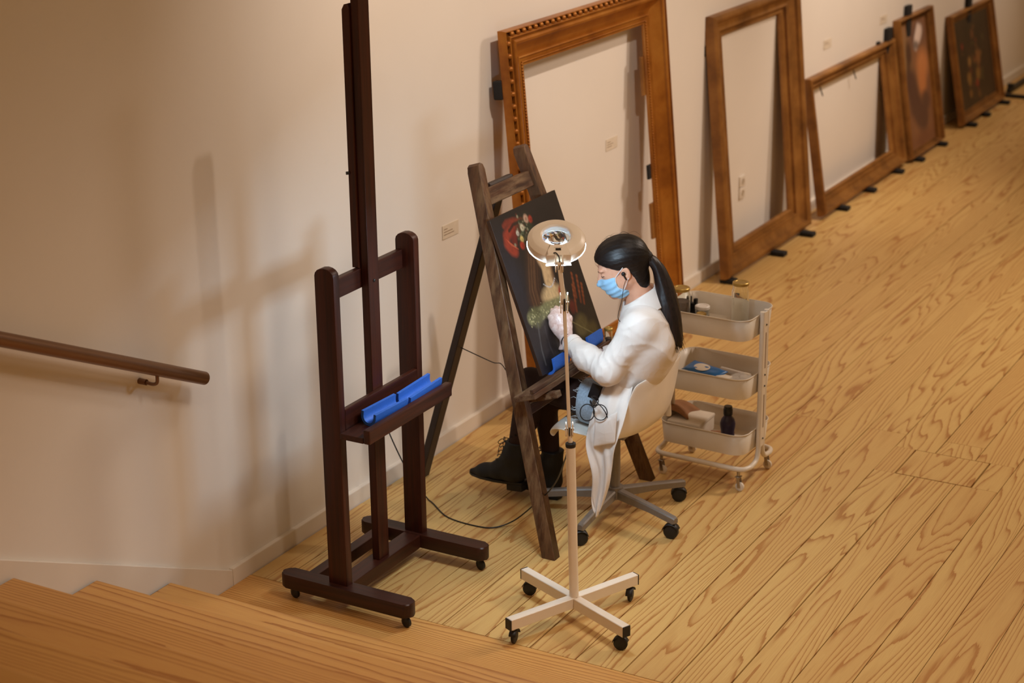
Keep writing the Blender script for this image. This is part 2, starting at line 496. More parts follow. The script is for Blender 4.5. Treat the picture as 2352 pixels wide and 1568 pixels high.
def ell(P, c, r, R=None):
    q = P - np.asarray(c, np.float32)
    if R is not None: q = q @ np.asarray(R, np.float32)
    r = np.asarray(r, np.float32)
    k0 = np.sqrt(((q / r) ** 2).sum(-1)); k1 = np.sqrt(((q / (r * r)) ** 2).sum(-1)) + 1e-9
    return k0 * (k0 - 1) / k1
def smin(a, b, k):
    h = np.clip(0.5 + 0.5 * (b - a) / k, 0, 1)
    return b + (a - b) * h - k * h * (1 - h)
def smax(a, b, k): return -smin(-a, -b, k)
def chain(P, pts, rs, k=0.02):
    d = None
    for i in range(len(pts) - 1):
        e = rc(P, pts[i], pts[i + 1], rs[i], rs[i + 1])
        d = e if d is None else smin(d, e, k)
    return d
def axis(lo, hi, step, fine=None):
    out = [lo]
    while out[-1] < hi:
        s = step
        if fine and fine[0] - step <= out[-1] < fine[1]: s = fine[2]
        out.append(out[-1] + s)
    return np.array(out, np.float32)
def nets(fun, xs, ys, zs):
    """naive surface nets over a rectilinear grid -> verts, quads"""
    nx, ny, nz = len(xs), len(ys), len(zs)
    f = np.empty((nx, ny, nz), np.float32)
    YZ = np.stack(np.meshgrid(ys, zs, indexing='ij'), -1)
    step = max(1, int(400000 / (ny * nz)))
    for i in range(0, nx, step):
        m = min(step, nx - i)
        P = np.empty((m, ny, nz, 3), np.float32)
        P[..., 0] = xs[i:i + m, None, None]; P[..., 1:] = YZ[None]
        f[i:i + m] = fun(P)
    s = f < 0
    cnt = np.zeros((nx - 1, ny - 1, nz - 1), np.int8)
    for dx in (0, 1):
        for dy in (0, 1):
            for dz in (0, 1):
                cnt += s[dx:nx - 1 + dx, dy:ny - 1 + dy, dz:nz - 1 + dz]
    act = (cnt > 0) & (cnt < 8)
    ci = np.argwhere(act)
    idx = -np.ones(act.shape, np.int64); idx[act] = np.arange(len(ci))
    acc = np.zeros((len(ci), 3)); num = np.zeros(len(ci))
    A = (xs, ys, zs)
    corners = [(a, b, c) for a in (0, 1) for b in (0, 1) for c in (0, 1)]
    for c0 in corners:
        for ax in range(3):
            if c0[ax]: continue
            c1 = list(c0); c1[ax] = 1
            i0 = ci + c0; i1 = ci + c1
            f0 = f[i0[:, 0], i0[:, 1], i0[:, 2]]; f1 = f[i1[:, 0], i1[:, 1], i1[:, 2]]
            cr = (f0 < 0) != (f1 < 0)
            t = np.where(cr, f0 / np.where(cr, f0 - f1, 1), 0)
            p = np.stack([A[k][i0[:, k]] for k in range(3)], -1).astype(np.float64)
            p[:, ax] += t * (A[ax][i1[:, ax]] - A[ax][i0[:, ax]])
            acc += p * cr[:, None]; num += cr
    V = acc / num[:, None]
    Fs = []
    for ax in range(3):
        o1, o2 = [(1, 2), (2, 0), (0, 1)][ax]
        sl0 = [slice(1, n - 1) for n in (nx, ny, nz)]; sl1 = list(sl0)
        sl0[ax] = slice(0, (nx, ny, nz)[ax] - 1); sl1[ax] = slice(1, (nx, ny, nz)[ax])
        a = s[tuple(sl0)]; b = s[tuple(sl1)]
        e = np.argwhere(a != b)
        if len(e) == 0: continue
        inside = a[e[:, 0], e[:, 1], e[:, 2]]
        base = e.copy()
        for k in range(3):
            if k != ax: base[:, k] += 1
        def cell(d1, d2):
            q = base.copy(); q[:, o1] -= d1; q[:, o2] -= d2
            return idx[q[:, 0], q[:, 1], q[:, 2]]
        q = np.stack([cell(1, 1), cell(0, 1), cell(0, 0), cell(1, 0)], -1)
        q[~inside] = q[~inside][:, ::-1]
        Fs.append(q)
    return V, np.concatenate(Fs)
def sdf_mesh(name, fun, lo, hi, step, off=(0, 0, 0), fine=None):
    ax = [axis(lo[k], hi[k], step, fine[k] if fine else None) for k in range(3)]
    V, Fq = nets(fun, *ax)
    V = V - np.asarray(off)
    me = bpy.data.meshes.new(name)
    me.vertices.add(len(V)); me.vertices.foreach_set('co', V.astype(np.float32).ravel())
    me.loops.add(Fq.size); me.loops.foreach_set('vertex_index', Fq.ravel().astype(np.int32))
    me.polygons.add(len(Fq)); me.polygons.foreach_set('loop_start', np.arange(0, Fq.size, 4, dtype=np.int32))
    me.polygons.foreach_set('loop_total', np.full(len(Fq), 4, np.int32))
    me.polygons.foreach_set('use_smooth', np.ones(len(Fq), bool))
    me.update(calc_edges=True); me.validate()
    return me
def relax(o, n=3, f=0.5):
    md = o.modifiers.new('relax', 'SMOOTH'); md.factor = f; md.iterations = n

# ---------------------------------------------------------------- helpers: painted canvases
class Canvas:
    def __init__(s, nu, nv, base):
        s.nu, s.nv = nu, nv
        s.u, s.v = np.meshgrid(np.linspace(0, 1, nu), np.linspace(0, 1, nv), indexing='ij')
        s.c = np.ones((nu, nv, 3)) * np.array(s2l(base)); s.asp = 1.0
    def noise(s, fu, fv, seed=0):
        P = np.stack([s.u * fu, s.v * fv, np.zeros_like(s.u)], -1)
        return value_noise(P, 1.0, seed) + 0.5 * value_noise(P, 2.1, seed + 1)
    def put(s, mask, col):
        m = np.clip(mask, 0, 1)[..., None]; s.c = s.c * (1 - m) + np.array(s2l(col)) * m
    def blob(s, cu, cv, ru, rv, col, rot=0, soft=0.35, a=1.0, wob=0.0, seed=3):
        x = (s.u - cu); y = (s.v - cv) * s.asp; r = math.radians(rot)
        X = x * math.cos(r) + y * math.sin(r); Y = -x * math.sin(r) + y * math.cos(r)
        d = np.sqrt((X / ru) ** 2 + (Y / (rv * s.asp)) ** 2)
        if wob: d = d + wob * s.noise(14, 14, seed)
        s.put(np.clip((1 - d) / soft, 0, 1) * a, col)
    def stroke(s, pts, w, col, soft=0.5, a=1.0):
        d = np.full(s.u.shape, 9.0)
        for (u0, v0), (u1, v1) in zip(pts[:-1], pts[1:]):
            bx, by = u1 - u0, (v1 - v0) * s.asp; px, py = s.u - u0, (s.v - v0) * s.asp
            h = np.clip((px * bx + py * by) / (bx * bx + by * by + 1e-9), 0, 1)
            d = np.minimum(d, np.hypot(px - h * bx, py - h * by))
        s.put(np.clip((1 - d / w) / soft, 0, 1) * a, col)
    def mesh(s, name, fn, thick_n=None):
        """fn(u,v)->point; returns a colour-painted sheet"""
        V = [fn(s.u[i, j], s.v[i, j]) for i in range(s.nu) for j in range(s.nv)]
        Fq = [(i * s.nv + j, i * s.nv + j + 1, (i + 1) * s.nv + j + 1, (i + 1) * s.nv + j) for i in range(s.nu - 1) for j in range(s.nv - 1)]
        me = bpy.data.meshes.new(name); me.from_pydata([tuple(v) for v in V], [], Fq)
        ca = me.color_attributes.new('Col', 'FLOAT_COLOR', 'POINT')
        arr = np.ones((s.nu * s.nv, 4), np.float32); arr[:, :3] = s.c.reshape(-1, 3)
        ca.data.foreach_set('color', arr.ravel())
        return me

# ================================================================ THE SETTING
wl_ = MB().box((-0.2, -2.0, -0.4), (0.0, 24.0, 5.2)).build('wall_left', M['wall'])
tag(wl_, 'plain off-white gallery wall', kind='structure')

# skirting: level run along the floor, sloping run beside the stairs
bb = MB().box((-0.002, 4.99, -0.02), (0.02, 24.0, 0.068), 0.004, 2).build('baseboard_left', M['skirting'])
tag(bb, 'low painted skirting board along the wall', kind='structure')
sm = Matrix(((0, 0, 1, 0), (1, 0, 0, 0), (0, 1, 0, 0), (0, 0, 0, 1)))       # prism xy -> world yz, extruded in x
skt = lambda y: 0.062 + 0.468 * (4.99 - y)
ssk = MB().prism([(4.9895, -0.2), (4.9895, skt(4.99)), (0.0, skt(0.0)), (0.0, -0.2)], -0.002, 0.018, sm, 0.003, 1).build('trim_1', M['skirting'])
tag(ssk, 'sloping painted skirting beside the stairs', kind='structure')

# floor
fl_root = thing('floor', (0, 0, 0), 'pale pine plank floor', kind='structure')
MB().box((-0.1, 4.0, -0.12), (4.6, 24.0, -0.022)).build('subfloor', M['subfloor'], fl_root)
bounds = [0.021] + [1.631 - 0.1845 * j for j in range(8, 0, -1)] + [1.631 + 0.1825 * j for j in range(0, 13)]
HATCH = (1.913, 2.242, 7.228, 7.518)
def plank(x0, x1, y0, y1, gx=0.0030, gy=0.0012, nm='plank', top=0.0):
    if y1 - y0 < 0.02: return
    g = gx * random.choice((0.5, 0.8, 1.0, 1.5))
    MB().box((x0 + g, y0 + gy * 0.5, -0.022), (x1 - gx * 0.3, y1 - gy * 0.5, top + random.uniform(-0.0006, 0.0)), 0.0008, 1).build(nm, M['floor'], fl_root)
Y_BORDER, Y_END = 5.094, 19.0
for j in range(len(bounds) - 1):
    x0, x1 = bounds[j], bounds[j + 1]
    first = (7.68 if j % 2 == 1 else 5.56) - 4.24
    ys = [Y_BORDER]; y = first
    if j == 0: ys.append(5.864)
    while y < Y_END:
        if y > 7.0: ys.append(y)
        y += 4.24
    ys.append(Y_END)
    for y0, y1 in zip(ys[:-1], ys[1:]):
        ox0, ox1 = max(x0, HATCH[0]), min(x1, HATCH[1])
        if ox1 - ox0 > 0.005 and y0 < HATCH[2] < y1:
            plank(x0, x1, y0, HATCH[2] - 0.005)
            plank(x0, x1, HATCH[3] + 0.005, y1)
            if ox0 > x0 + 0.01: plank(x0, ox0 - 0.007, HATCH[2] - 0.005, HATCH[3] + 0.005, 0.0004, 0)
            if ox1 < x1 - 0.01: plank(ox1 + 0.007, x1, HATCH[2] - 0.005, HATCH[3] + 0.005, 0.0004, 0)
        else:
            plank(x0, x1, y0, y1)
MB().box((HATCH[0], HATCH[2], -0.022), (HATCH[1], HATCH[3], 0.0004), 0.001, 1).build('floor_hatch', M['floor'], fl_root)
MB().box((0.021, 4.55, -0.022), (4.6, Y_BORDER - 0.002, 0.0), 0.001, 1).build('border_plank', M['tread'], fl_root)

# stairs, rising towards the camera
st = thing('staircase', (0, 4.62, 0), 'pine staircase rising along the wall', kind='structure')
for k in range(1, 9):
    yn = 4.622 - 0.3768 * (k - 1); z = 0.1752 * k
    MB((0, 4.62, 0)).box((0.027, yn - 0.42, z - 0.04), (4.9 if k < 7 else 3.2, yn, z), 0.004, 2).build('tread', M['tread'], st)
    MB((0, 4.62, 0)).box((0.0185, yn - 0.42, z - 0.04), (0.0268, yn - 0.002, z - 0.007)).build('gap_shade_strip', M['rubber'], st)  # dark strip added to stand in for shade in the gap beside the tread
    MB((0, 4.62, 0)).box((0.022, yn - 0.04, z - 0.1752), (4.9 if k < 7 else 3.2, yn - 0.02, z - 0.041)).build('riser', M['skirting'], st)

# handrail
hr = thing('handrail', (0.08, 4.57, 0.97), 'round bronze metal handrail fixed to the wall above the stairs', 'handrail')
hoff = (0.08, 4.57, 0.97)
ha = Vector((0.082, 2.2, 2.127)); hb = Vector((0.082, 4.83, 0.911)); hd = (hb - ha).normalized()
MB(hoff).tube([ha, hb - hd * 0.004, hb], [0.0245, 0.0245, 0.021], 28).build('rail', M['bronze'], hr, 40)
def bracket(y):
    zc = ha.z + (y - ha.y) * (hb.z - ha.z) / (hb.y - ha.y)
    p = smooth_path([(0.03, y, zc - 0.058), (0.06, y, zc - 0.06), (0.08, y, zc - 0.05), (0.083, y, zc - 0.02)], 6)
    MB(hoff).tube(p, 0.0065, 10).build('bracket_arm', M['bronze'], hr, 40)
    MB(hoff).tube([(0.0, y, zc - 0.058), (0.032, y, zc - 0.058)], 0.011, 14).build('bracket_socket', M['bronze'], hr, 40)
bracket(4.575); bracket(3.2)

# wall fittings
def wall_label(y, z, w_, h_, lines, label):
    t = thing('wall_label', (0.001, y, z), label, 'label', 'exhibit labels on the wall')
    MB((0.001, y, z)).box((0.0005, y - w_ / 2, z - h_ / 2), (0.003, y + w_ / 2, z + h_ / 2)).build('card', M['labelcard'], t)
    for k, (a, b) in enumerate(lines):
        zz = z + h_ * (0.2 - 0.2 * k)
        MB((0.001, y, z)).box((0.003, y - w_ / 2 + w_ * a, zz - h_ * 0.03), (0.0034, y - w_ / 2 + w_ * b, zz + h_ * 0.03)).build('text_line', M['ink'], t)
wall_label(6.667, 0.998, 0.135, 0.062, [(0.08, 0.3), (0.08, 0.62), (0.08, 0.7)], 'small pale label card on bare wall between the two easels')
wall_label(8.262, 1.06, 0.13, 0.06, [(0.1, 0.4), (0.1, 0.6), (0.1, 0.5)], 'small pale label card seen through the large gilded frame')
wall_label(11.42, 1.075, 0.14, 0.06, [(0.1, 0.5), (0.1, 0.7)], 'small pale label card on wall above the low wide frame')
wall_label(12.55, 1.07, 0.14, 0.06, [(0.1, 0.5), (0.1, 0.7)], 'small pale label card just left of the leaning portrait')
ot = thing('wall_outlet', (0, 10.02, 0.43), 'white double wall outlet seen through the tall brown frame', 'outlet')
oo = (0, 10.02, 0.43)
for dz in (0.036, -0.036):
    pl = MB(oo).box((0.0, 9.98, 0.43 + dz - 0.034), (0.011, 10.06, 0.43 + dz + 0.034), 0.004, 2).build('plate', M['skirting'], ot, 40)
    MB(oo).lathe([(0.019, 0.0), (0.019, 0.0022), (0.016, 0.0022), (0.015, 0.0006), (0, 0.0006)], 20, axis_m((0.0111, 10.02, 0.43 + dz), (1, 0, 0))).build('socket', M['socket'], pl, 40)
nail = MB((0, 6.534, 1.458)).lathe([(0.003, 0), (0.003, 0.004), (0.0085, 0.006), (0.006, 0.011), (0, 0.012)], 10, axis_m((0, 6.534, 1.458), (1, 0, 0.3))).build('wall_nail', M['rubber'])
tag(nail, 'tiny dark nail head in the bare wall beside the mast', 'nail')

# ================================================================ MAHOGANY STUDIO EASEL
EO = Vector((0.53, 5.28, 0))
ez = thing('studio_easel', EO, 'dark mahogany studio easel with tall mast and empty tray', 'easel')
def efoot(y0, y1):
    pts = rrect(0.578, y1 - y0, 0.028, 5)
    cy = (y0 + y1) / 2
    o = MB(EO).prism([(0.533 + p[0], cy + p[1]) for p in pts], 0.05, 0.106, None, 0.004, 1).build('foot', M['mahogany_x'], ez, 40)
    return o
for y0, y1 in ((4.983, 5.05), (5.52, 5.587)):
    f_ = efoot(y0, y1); yc = (y0 + y1) / 2
    for xc in (0.285, 0.785):
        MB(EO).tube([(xc, yc, 0.022), (xc, yc, 0.05)], [0.008, 0.012], 10).build('castor_stem', M['rubber'], f_, 40)
        MB(EO).lathe([(0.0, -0.009), (0.016, -0.009), (0.0215, -0.005), (0.0215, 0.005), (0.016, 0.009), (0, 0.009)], 18, axis_m((xc + 0.006, yc, 0.0215), (0.25, 1, 0))).build('castor_wheel', M['rubber'], f_, 40)
MB(EO).box((0.46, 5.05, 0.05), (0.536, 5.52, 0.104), 0.003).build('stretcher', M['mahogany_y'], ez)
MB(EO).box((0.334, 5.05, 0.056), (0.38, 5.52, 0.104), 0.003).build('stretcher', M['mahogany_y'], ez)
def epost(y0, y1):
    m = Matrix(((1, 0, 0, 0), (0, 0, 1, 0), (0, 1, 0, 0), (0, 0, 0, 1)))
    poly = [(0.456, 0.104), (0.538, 0.104), (0.538, 1.302)] + [(0.497 + 0.041 * math.cos(a), 1.302 + 0.03 * math.sin(a)) for a in [PI * k / 8 for k in range(1, 8)]] + [(0.456, 1.302)]
    MB(EO).prism(poly, y0, y1, m, 0.003, 2).build('post', M['mahogany'], ez, 30)
epost(5.01, 5.046); epost(5.533, 5.569)
MB(EO).box((0.462, 5.046, 1.193), (0.487, 5.533, 1.266), 0.003).build('crossbar', M['mahogany_y'], ez)
mast = MB(EO).box((0.487, 5.256, 0.104), (0.519, 5.324, 2.262), 0.003).build('mast', M['mahogany'], ez)
MB(EO).lathe([(0.0065, 0), (0.0065, 0.002), (0.003, 0.004), (0, 0.004)], 10, axis_m((0.519, 5.292, 1.215), (1, 0, 0))).build('screw', M['rubber'], mast)
m_ = Matrix(((1, 0, 0, 0), (0, 0, 1, 0), (0, 1, 0, 0), (0, 0, 0, 1)))
MB(EO).prism([(0.455, 1.268), (0.4865, 1.268), (0.4865, 2.205), (0.48, 2.222), (0.465, 2.218), (0.455, 2.2)], 5.246, 5.312, m_, 0.003, 1).build('mast_backing', M['mahogany'], ez)
pin = MB(EO).tube([(0.46, 5.246, 1.62), (0.452, 5.238, 1.62)], 0.006, 8).build('mast_pin', M['rubber'], ez)
MB(EO).box((0.5195, 5.047, 0.70), (0.538, 5.532, 0.798), 0.003).build('tray_back', M['mahogany_y'], ez)
MB(EO).box((0.539, 5.005, 0.698), (0.64, 5.568, 0.72), 0.003).build('tray_base', M['mahogany_y'], ez)
MB(EO).box((0.6405, 5.005, 0.698), (0.668, 5.572, 0.752), 0.005, 2).build('tray_lip', M['mahogany_y'], ez)

# blue foam edge protectors (U channels)
def foam(center, d, length, w_, h_, t_, label, opening=(0, 0, 1), group='blue foam corner protectors'):
    """U section channel lying along d, opening towards 'opening'"""
    d = Vector(d).normalized(); op = Vector(opening); op = (op - d * op.dot(d)).normalized(); sd = d.cross(op).normalized()
    c = Vector(center)
    sec = []
    n = 9
    ro = w_ / 2; ri = ro - t_
    sec += [(ro, h_)] + [(ro * math.cos(a), ro + ro * math.sin(a)) for a in [0 - PI * k / n for k in range(0, n + 1)]] + [(-ro, h_), (-ro + t_, h_)]
    sec += [(ri * math.cos(a), ro + ri * math.sin(a)) for a in [-PI + PI * k / n for k in range(0, n + 1)]] + [(ro - t_, h_)]
    mtx = Matrix(((sd.x, op.x, d.x, c.x), (sd.y, op.y, d.y, c.y), (sd.z, op.z, d.z, c.z), (0, 0, 0, 1)))
    mb = MB(c).prism(sec, -length / 2, length / 2, mtx)
    o = mb.build('foam_protector', M['bluefoam'], None, 40); o.location = c
    return tag(o, label, 'foam protector', group)
foam((0.592, 5.215, 0.7205), (0.05, 1, 0), 0.20, 0.066, 0.052, 0.011, 'blue foam channel in the mahogany easel tray, end nearest the stairs', (0.12, 0, 1))
foam((0.598, 5.445, 0.7205), (0.02, 1, 0.05), 0.215, 0.066, 0.052, 0.011, 'blue foam channel in the mahogany easel tray, end farther from the stairs', (0.12, 0, 1))

# ================================================================ OLD A-FRAME EASEL
AA = Vector((1.011, 5.777, 0)); TH = math.radians(17.7)
EU = Vector((-math.sin(TH), 0, math.cos(TH))); EN = Vector((math.cos(TH), 0, math.sin(TH))); EY = Vector((0, 1, 0))
def ep(s, t, n=0.0): return AA + EY * s + EU * t + EN * n
AO = Vector((0.8, 6.22, 0))
ae = thing('painter_easel', AO, 'worn brown A-frame easel holding the unframed portrait', 'easel')
def aleg2(s0, s1):
    """front leg with rounded head, drawn in the easel plane"""
    wd = 0.046; L = 1.57
    ux = (s1 - s0) / L
    poly = [(s0 - wd / 2, 0.0), (s0 + wd / 2, 0.0), (s1 + wd / 2, L - 0.03), (s1 + wd * 0.36, L - 0.008), (s1, L), (s1 - wd * 0.36, L - 0.008), (s1 - wd / 2, L - 0.03)]
    m = Matrix(((EY.x, EU.x, EN.x, AA.x), (EY.y, EU.y, EN.y, AA.y), (EY.z, EU.z, EN.z, AA.z), (0, 0, 0, 1)))
    o = MB(AO).prism(poly, -0.056, 0.0, m, 0.004, 2).build('front_leg', M['oldwood'], ae, 30)
    for v in o.data.vertices:                       # foot cut level with the floor
        if v.co.z < 0.02:
            dz = v.co.z
            k = (0.0 - dz) / EU.z
            v.co.x += EU.x * k; v.co.z += EU.z * k
    return o
aleg2(0.0, 0.262); aleg2(0.886, 0.628)
mloc = Matrix(((EY.x, EU.x, EN.x, AA.x), (EY.y, EU.y, EN.y, AA.y), (EY.z, EU.z, EN.z, AA.z), (0, 0, 0, 1)))
MB(AO).box((0.262, 1.395, -0.038), (0.628, 1.462, -0.012), 0.003, 1, mloc).build('top_rail', M['oldwood_y'], ae)
MB(AO).box((0.14, 0.56, -0.05), (0.75, 0.60, -0.02), 0.003, 1, mloc).build('lower_rail', M['oldwood_y'], ae)
MB(AO).box((0.02, 0.648, 0.001), (0.83, 0.672, 0.098), 0.004, 2, mloc).build('tray', M['oldwood_y'], ae)
MB(AO).box((0.02, 0.672, 0.082), (0.83, 0.69, 0.098), 0.004, 2, mloc).build('tray_lip', M['oldwood_y'], ae)
MB(AO).box((0.12, 0.615, -0.012), (0.155, 0.642, 0.135), 0.004, 2, mloc).build('tray_peg', M['oldwood_y'], ae)
hinge = ep(0.445, 1.46, -0.05); rfoot = Vector((0.10, 6.225, 0.0))
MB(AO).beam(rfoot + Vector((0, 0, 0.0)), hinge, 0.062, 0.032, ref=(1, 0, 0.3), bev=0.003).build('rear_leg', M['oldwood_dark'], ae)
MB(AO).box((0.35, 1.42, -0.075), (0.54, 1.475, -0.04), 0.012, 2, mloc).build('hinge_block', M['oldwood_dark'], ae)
wp = smooth_path([rfoot.lerp(hinge, 0.46) + Vector((0.02, 0, 0)), (0.50, 6.16, 0.62), (0.62, 6.05, 0.655), ep(0.14, 0.62, -0.05)], 6)
MB(AO).tube(wp, 0.0022, 6).build('stay_wire', M['wire'], ae)

# the portrait being treated
PTL, PTR, PBL = Vector((0.622, 5.954, 1.292)), Vector((0.622, 6.49, 1.292)), Vector((0.857, 5.948, 0.688))
pu = PTR - PTL; pv = PBL - PTL; pn = pv.cross(pu).normalized()
if pn.x < 0: pn = -pn
cv = Canvas(170, 210, (30, 26, 25)); cv.asp = 0.646 / 0.536
sh = cv.noise(5, 6, 11)
cv.put(0.45 + 0.5 * sh, (44, 36, 32))
cv.blob(0.06, 0.4, 0.22, 0.42, (40, 44, 56), soft=0.9, a=0.55)
cv.blob(0.08, 0.88, 0.3, 0.25, (36, 34, 40), soft=0.9, a=0.6)
cv.blob(0.95, 0.95, 0.35, 0.3, (52, 40, 22), soft=0.9, a=0.7)
# red plume
cv.stroke([(0.42, 0.085), (0.3, 0.06), (0.2, 0.055), (0.15, 0.07)], 0.03, (128, 50, 34), 0.7, 0.85)
cv.stroke([(0.36, 0.10), (0.22, 0.11), (0.14, 0.135), (0.12, 0.18), (0.155, 0.225), (0.19, 0.24)], 0.056, (150, 56, 38), 0.6, 0.9)
cv.stroke([(0.33, 0.12), (0.24, 0.15), (0.22, 0.19)], 0.05, (112, 36, 28), 0.6, 0.8)
cv.stroke([(0.40, 0.085), (0.28, 0.085), (0.2, 0.11)], 0.018, (36, 26, 24), 0.6, 0.9)
for k in range(7):
    cv.stroke([(0.13 + 0.012 * k, 0.15 + 0.01 * k), (0.17 + 0.012 * k, 0.2 + 0.006 * k)], 0.006, (198, 96, 66), 0.7, 0.5)
# flower garland
cv.blob(0.42, 0.15, 0.15, 0.13, (46, 54, 38), 20, 0.6, 0.9, 0.3)
rs = random.Random(5)
for k in range(55):
    a, b = rs.gauss(0.42, 0.055), rs.gauss(0.155, 0.045)
    cv.blob(a, b, rs.uniform(0.008, 0.02), rs.uniform(0.006, 0.016), rs.choice([(84, 92, 66), (122, 124, 96), (60, 70, 48), (150, 146, 118), (98, 40, 30)]), rs.uniform(0, 90), 0.6, 0.8)
for a, b, r, c in ((0.385, 0.125, 0.034, (206, 196, 164)), (0.47, 0.085, 0.04, (196, 158, 132)), (0.33, 0.19, 0.03, (214, 188, 112)), (0.30, 0.145, 0.026, (190, 186, 168)), (0.45, 0.195, 0.025, (206, 204, 188)), (0.31, 0.225, 0.038, (170, 52, 34)), (0.53, 0.1, 0.034, (160, 54, 38))):
    cv.blob(a, b, r, r * 0.85, c, 0, 0.5, 0.95, 0.15); cv.blob(a + 0.004, b + 0.004, r * 0.5, r * 0.4, tuple(int(v * 0.72) for v in c), 0, 0.5, 0.8)
# hair
cv.stroke([(0.44, 0.24), (0.36, 0.36), (0.28, 0.47), (0.23, 0.56), (0.3, 0.6)], 0.115, (68, 46, 34), 0.7, 0.95)
for k in range(16):
    o_ = rs.uniform(-0.09, 0.09)
    cv.stroke([(0.44 + o_, 0.27), (0.36 + o_, 0.38), (0.28 + o_, 0.5), (0.27 + o_, 0.6)], 0.008, rs.choice([(104, 74, 50), (48, 32, 26), (86, 60, 42)]), 0.8, 0.6)
# face, neck, chest
cv.blob(0.52, 0.33, 0.105, 0.13, (206, 170, 130), -8, 0.35, 1)
cv.blob(0.59, 0.35, 0.05, 0.1, (150, 112, 82), -8, 0.8, 0.7)
cv.blob(0.47, 0.315, 0.03, 0.012, (70, 48, 38), 0, 0.6, 0.8); cv.blob(0.555, 0.315, 0.026, 0.011, (70, 48, 38), 0, 0.6, 0.8)
cv.stroke([(0.52, 0.31), (0.51, 0.37)], 0.012, (166, 126, 94), 0.8, 0.7)
cv.blob(0.505, 0.41, 0.032, 0.012, (150, 64, 52), 0, 0.6, 0.9)
cv.stroke([(0.52, 0.42), (0.5, 0.5), (0.5, 0.56)], 0.075, (200, 168, 124), 0.35, 1)
cv.blob(0.5, 0.6, 0.2, 0.09, (204, 176, 130), 8, 0.45, 1)
cv.stroke([(0.58, 0.44), (0.57, 0.53)], 0.03, (140, 106, 76), 0.8, 0.6)
for k in range(13):
    a = k / 12; cv.blob(0.415 + 0.17 * a, 0.505 + 0.035 * math.sin(PI * a), 0.0085, 0.007, (198, 202, 206), 0, 0.5, 0.95)
cv.stroke([(0.6, 0.51), (0.625, 0.56), (0.62, 0.6)], 0.007, (96, 84, 72), 0.6, 0.8)
cv.blob(0.62, 0.6, 0.055, 0.05, (146, 44, 32), 0, 0.5, 0.95, 0.2)
# lace
cv.stroke([(0.1, 0.655), (0.22, 0.66), (0.36, 0.645), (0.5, 0.655), (0.64, 0.66)], 0.062, (122, 122, 86), 0.45, 0.95)
cv.blob(0.17, 0.66, 0.12, 0.075, (92, 92, 62), 12, 0.5, 0.9, 0.3)
for k in range(120):
    a = rs.uniform(0.07, 0.68); b = 0.655 + rs.gauss(0, 0.026)
    cv.blob(a, b, rs.uniform(0.004, 0.014), rs.uniform(0.003, 0.008), rs.choice([(178, 176, 128), (150, 150, 106), (64, 62, 40), (198, 194, 150)]), rs.uniform(0, 180), 0.6, 0.75)
# dress and background plants
cv.blob(0.36, 0.86, 0.26, 0.2, (44, 38, 38), 0, 0.8, 0.8)
cv.stroke([(0.165, 0.70), (0.13, 0.78), (0.1, 0.86), (0.09, 0.95)], 0.012, (92, 92, 92), 0.9, 0.6)
cv.stroke([(0.24, 0.74), (0.22, 0.86), (0.24, 0.96)], 0.012, (70, 66, 68), 0.9, 0.5)
for (a, b, c2, d2) in ((0.84, 0.53, 0.80, 0.68), (0.90, 0.56, 0.84, 0.72), (0.8, 0.6, 0.74, 0.76), (0.93, 0.62, 0.88, 0.74)):
    cv.stroke([(a, b), (c2, d2)], 0.018, (118, 56, 32), 0.7, 0.85)
    for k in range(4): cv.blob(a + (c2 - a) * k / 5, b + (d2 - b) * k / 5, 0.022, 0.012, (140, 76, 44), 40, 0.6, 0.6)
cv.blob(0.7, 0.72, 0.055, 0.06, (104, 36, 24), 20, 0.6, 0.75)
cv.blob(0.74, 0.86, 0.13, 0.095, (96, 82, 46), -25, 0.5, 0.9); cv.blob(0.86, 0.93, 0.12, 0.08, (84, 70, 36), -25, 0.5, 0.9)
cv.stroke([(0.62, 0.8), (0.76, 0.88), (0.88, 0.95)], 0.006, (130, 118, 74), 0.6, 0.8)
cv.put(np.clip(0.35 * cv.noise(60, 40, 21) + 0.06, 0, 1), (24, 20, 18))
PO = (PBL + pu * 0.5)
pt = thing('portrait_panel', PO, 'unframed dark portrait of a woman with flowers, standing on the easel', 'painting')
me = cv.mesh('painted_surface', lambda a, b: PTL + pu * a + pv * b + pn * 0.0005 - PO)
link('painted_surface', me, M['oil'], pt)
pm = Matrix(((pu.normalized().x, pv.normalized().x, pn.x, PTL.x), (pu.normalized().y, pv.normalized().y, pn.y, PTL.y), (pu.normalized().z, pv.normalized().z, pn.z, PTL.z), (0, 0, 0, 1)))
MB(PO).box((0, 0, -0.016), (pu.length, pv.length, 0.0), 0.001, 1, pm).build('wood_panel', M['framedark'], pt)
# foam under its lower edge
for s_, ln, lab in ((0.12, 0.125, 'blue foam channel under the left corner of the portrait'), (0.415, 0.13, 'blue foam channel under the right corner of the portrait')):
    c = PBL + pu.normalized() * s_ - pn * 0.005 + pv.normalized() * 0.014
    foam(c, EY, ln, 0.062, 0.066, 0.010, lab, -pv + pn * 0.12, 'blue foam channels under the portrait')

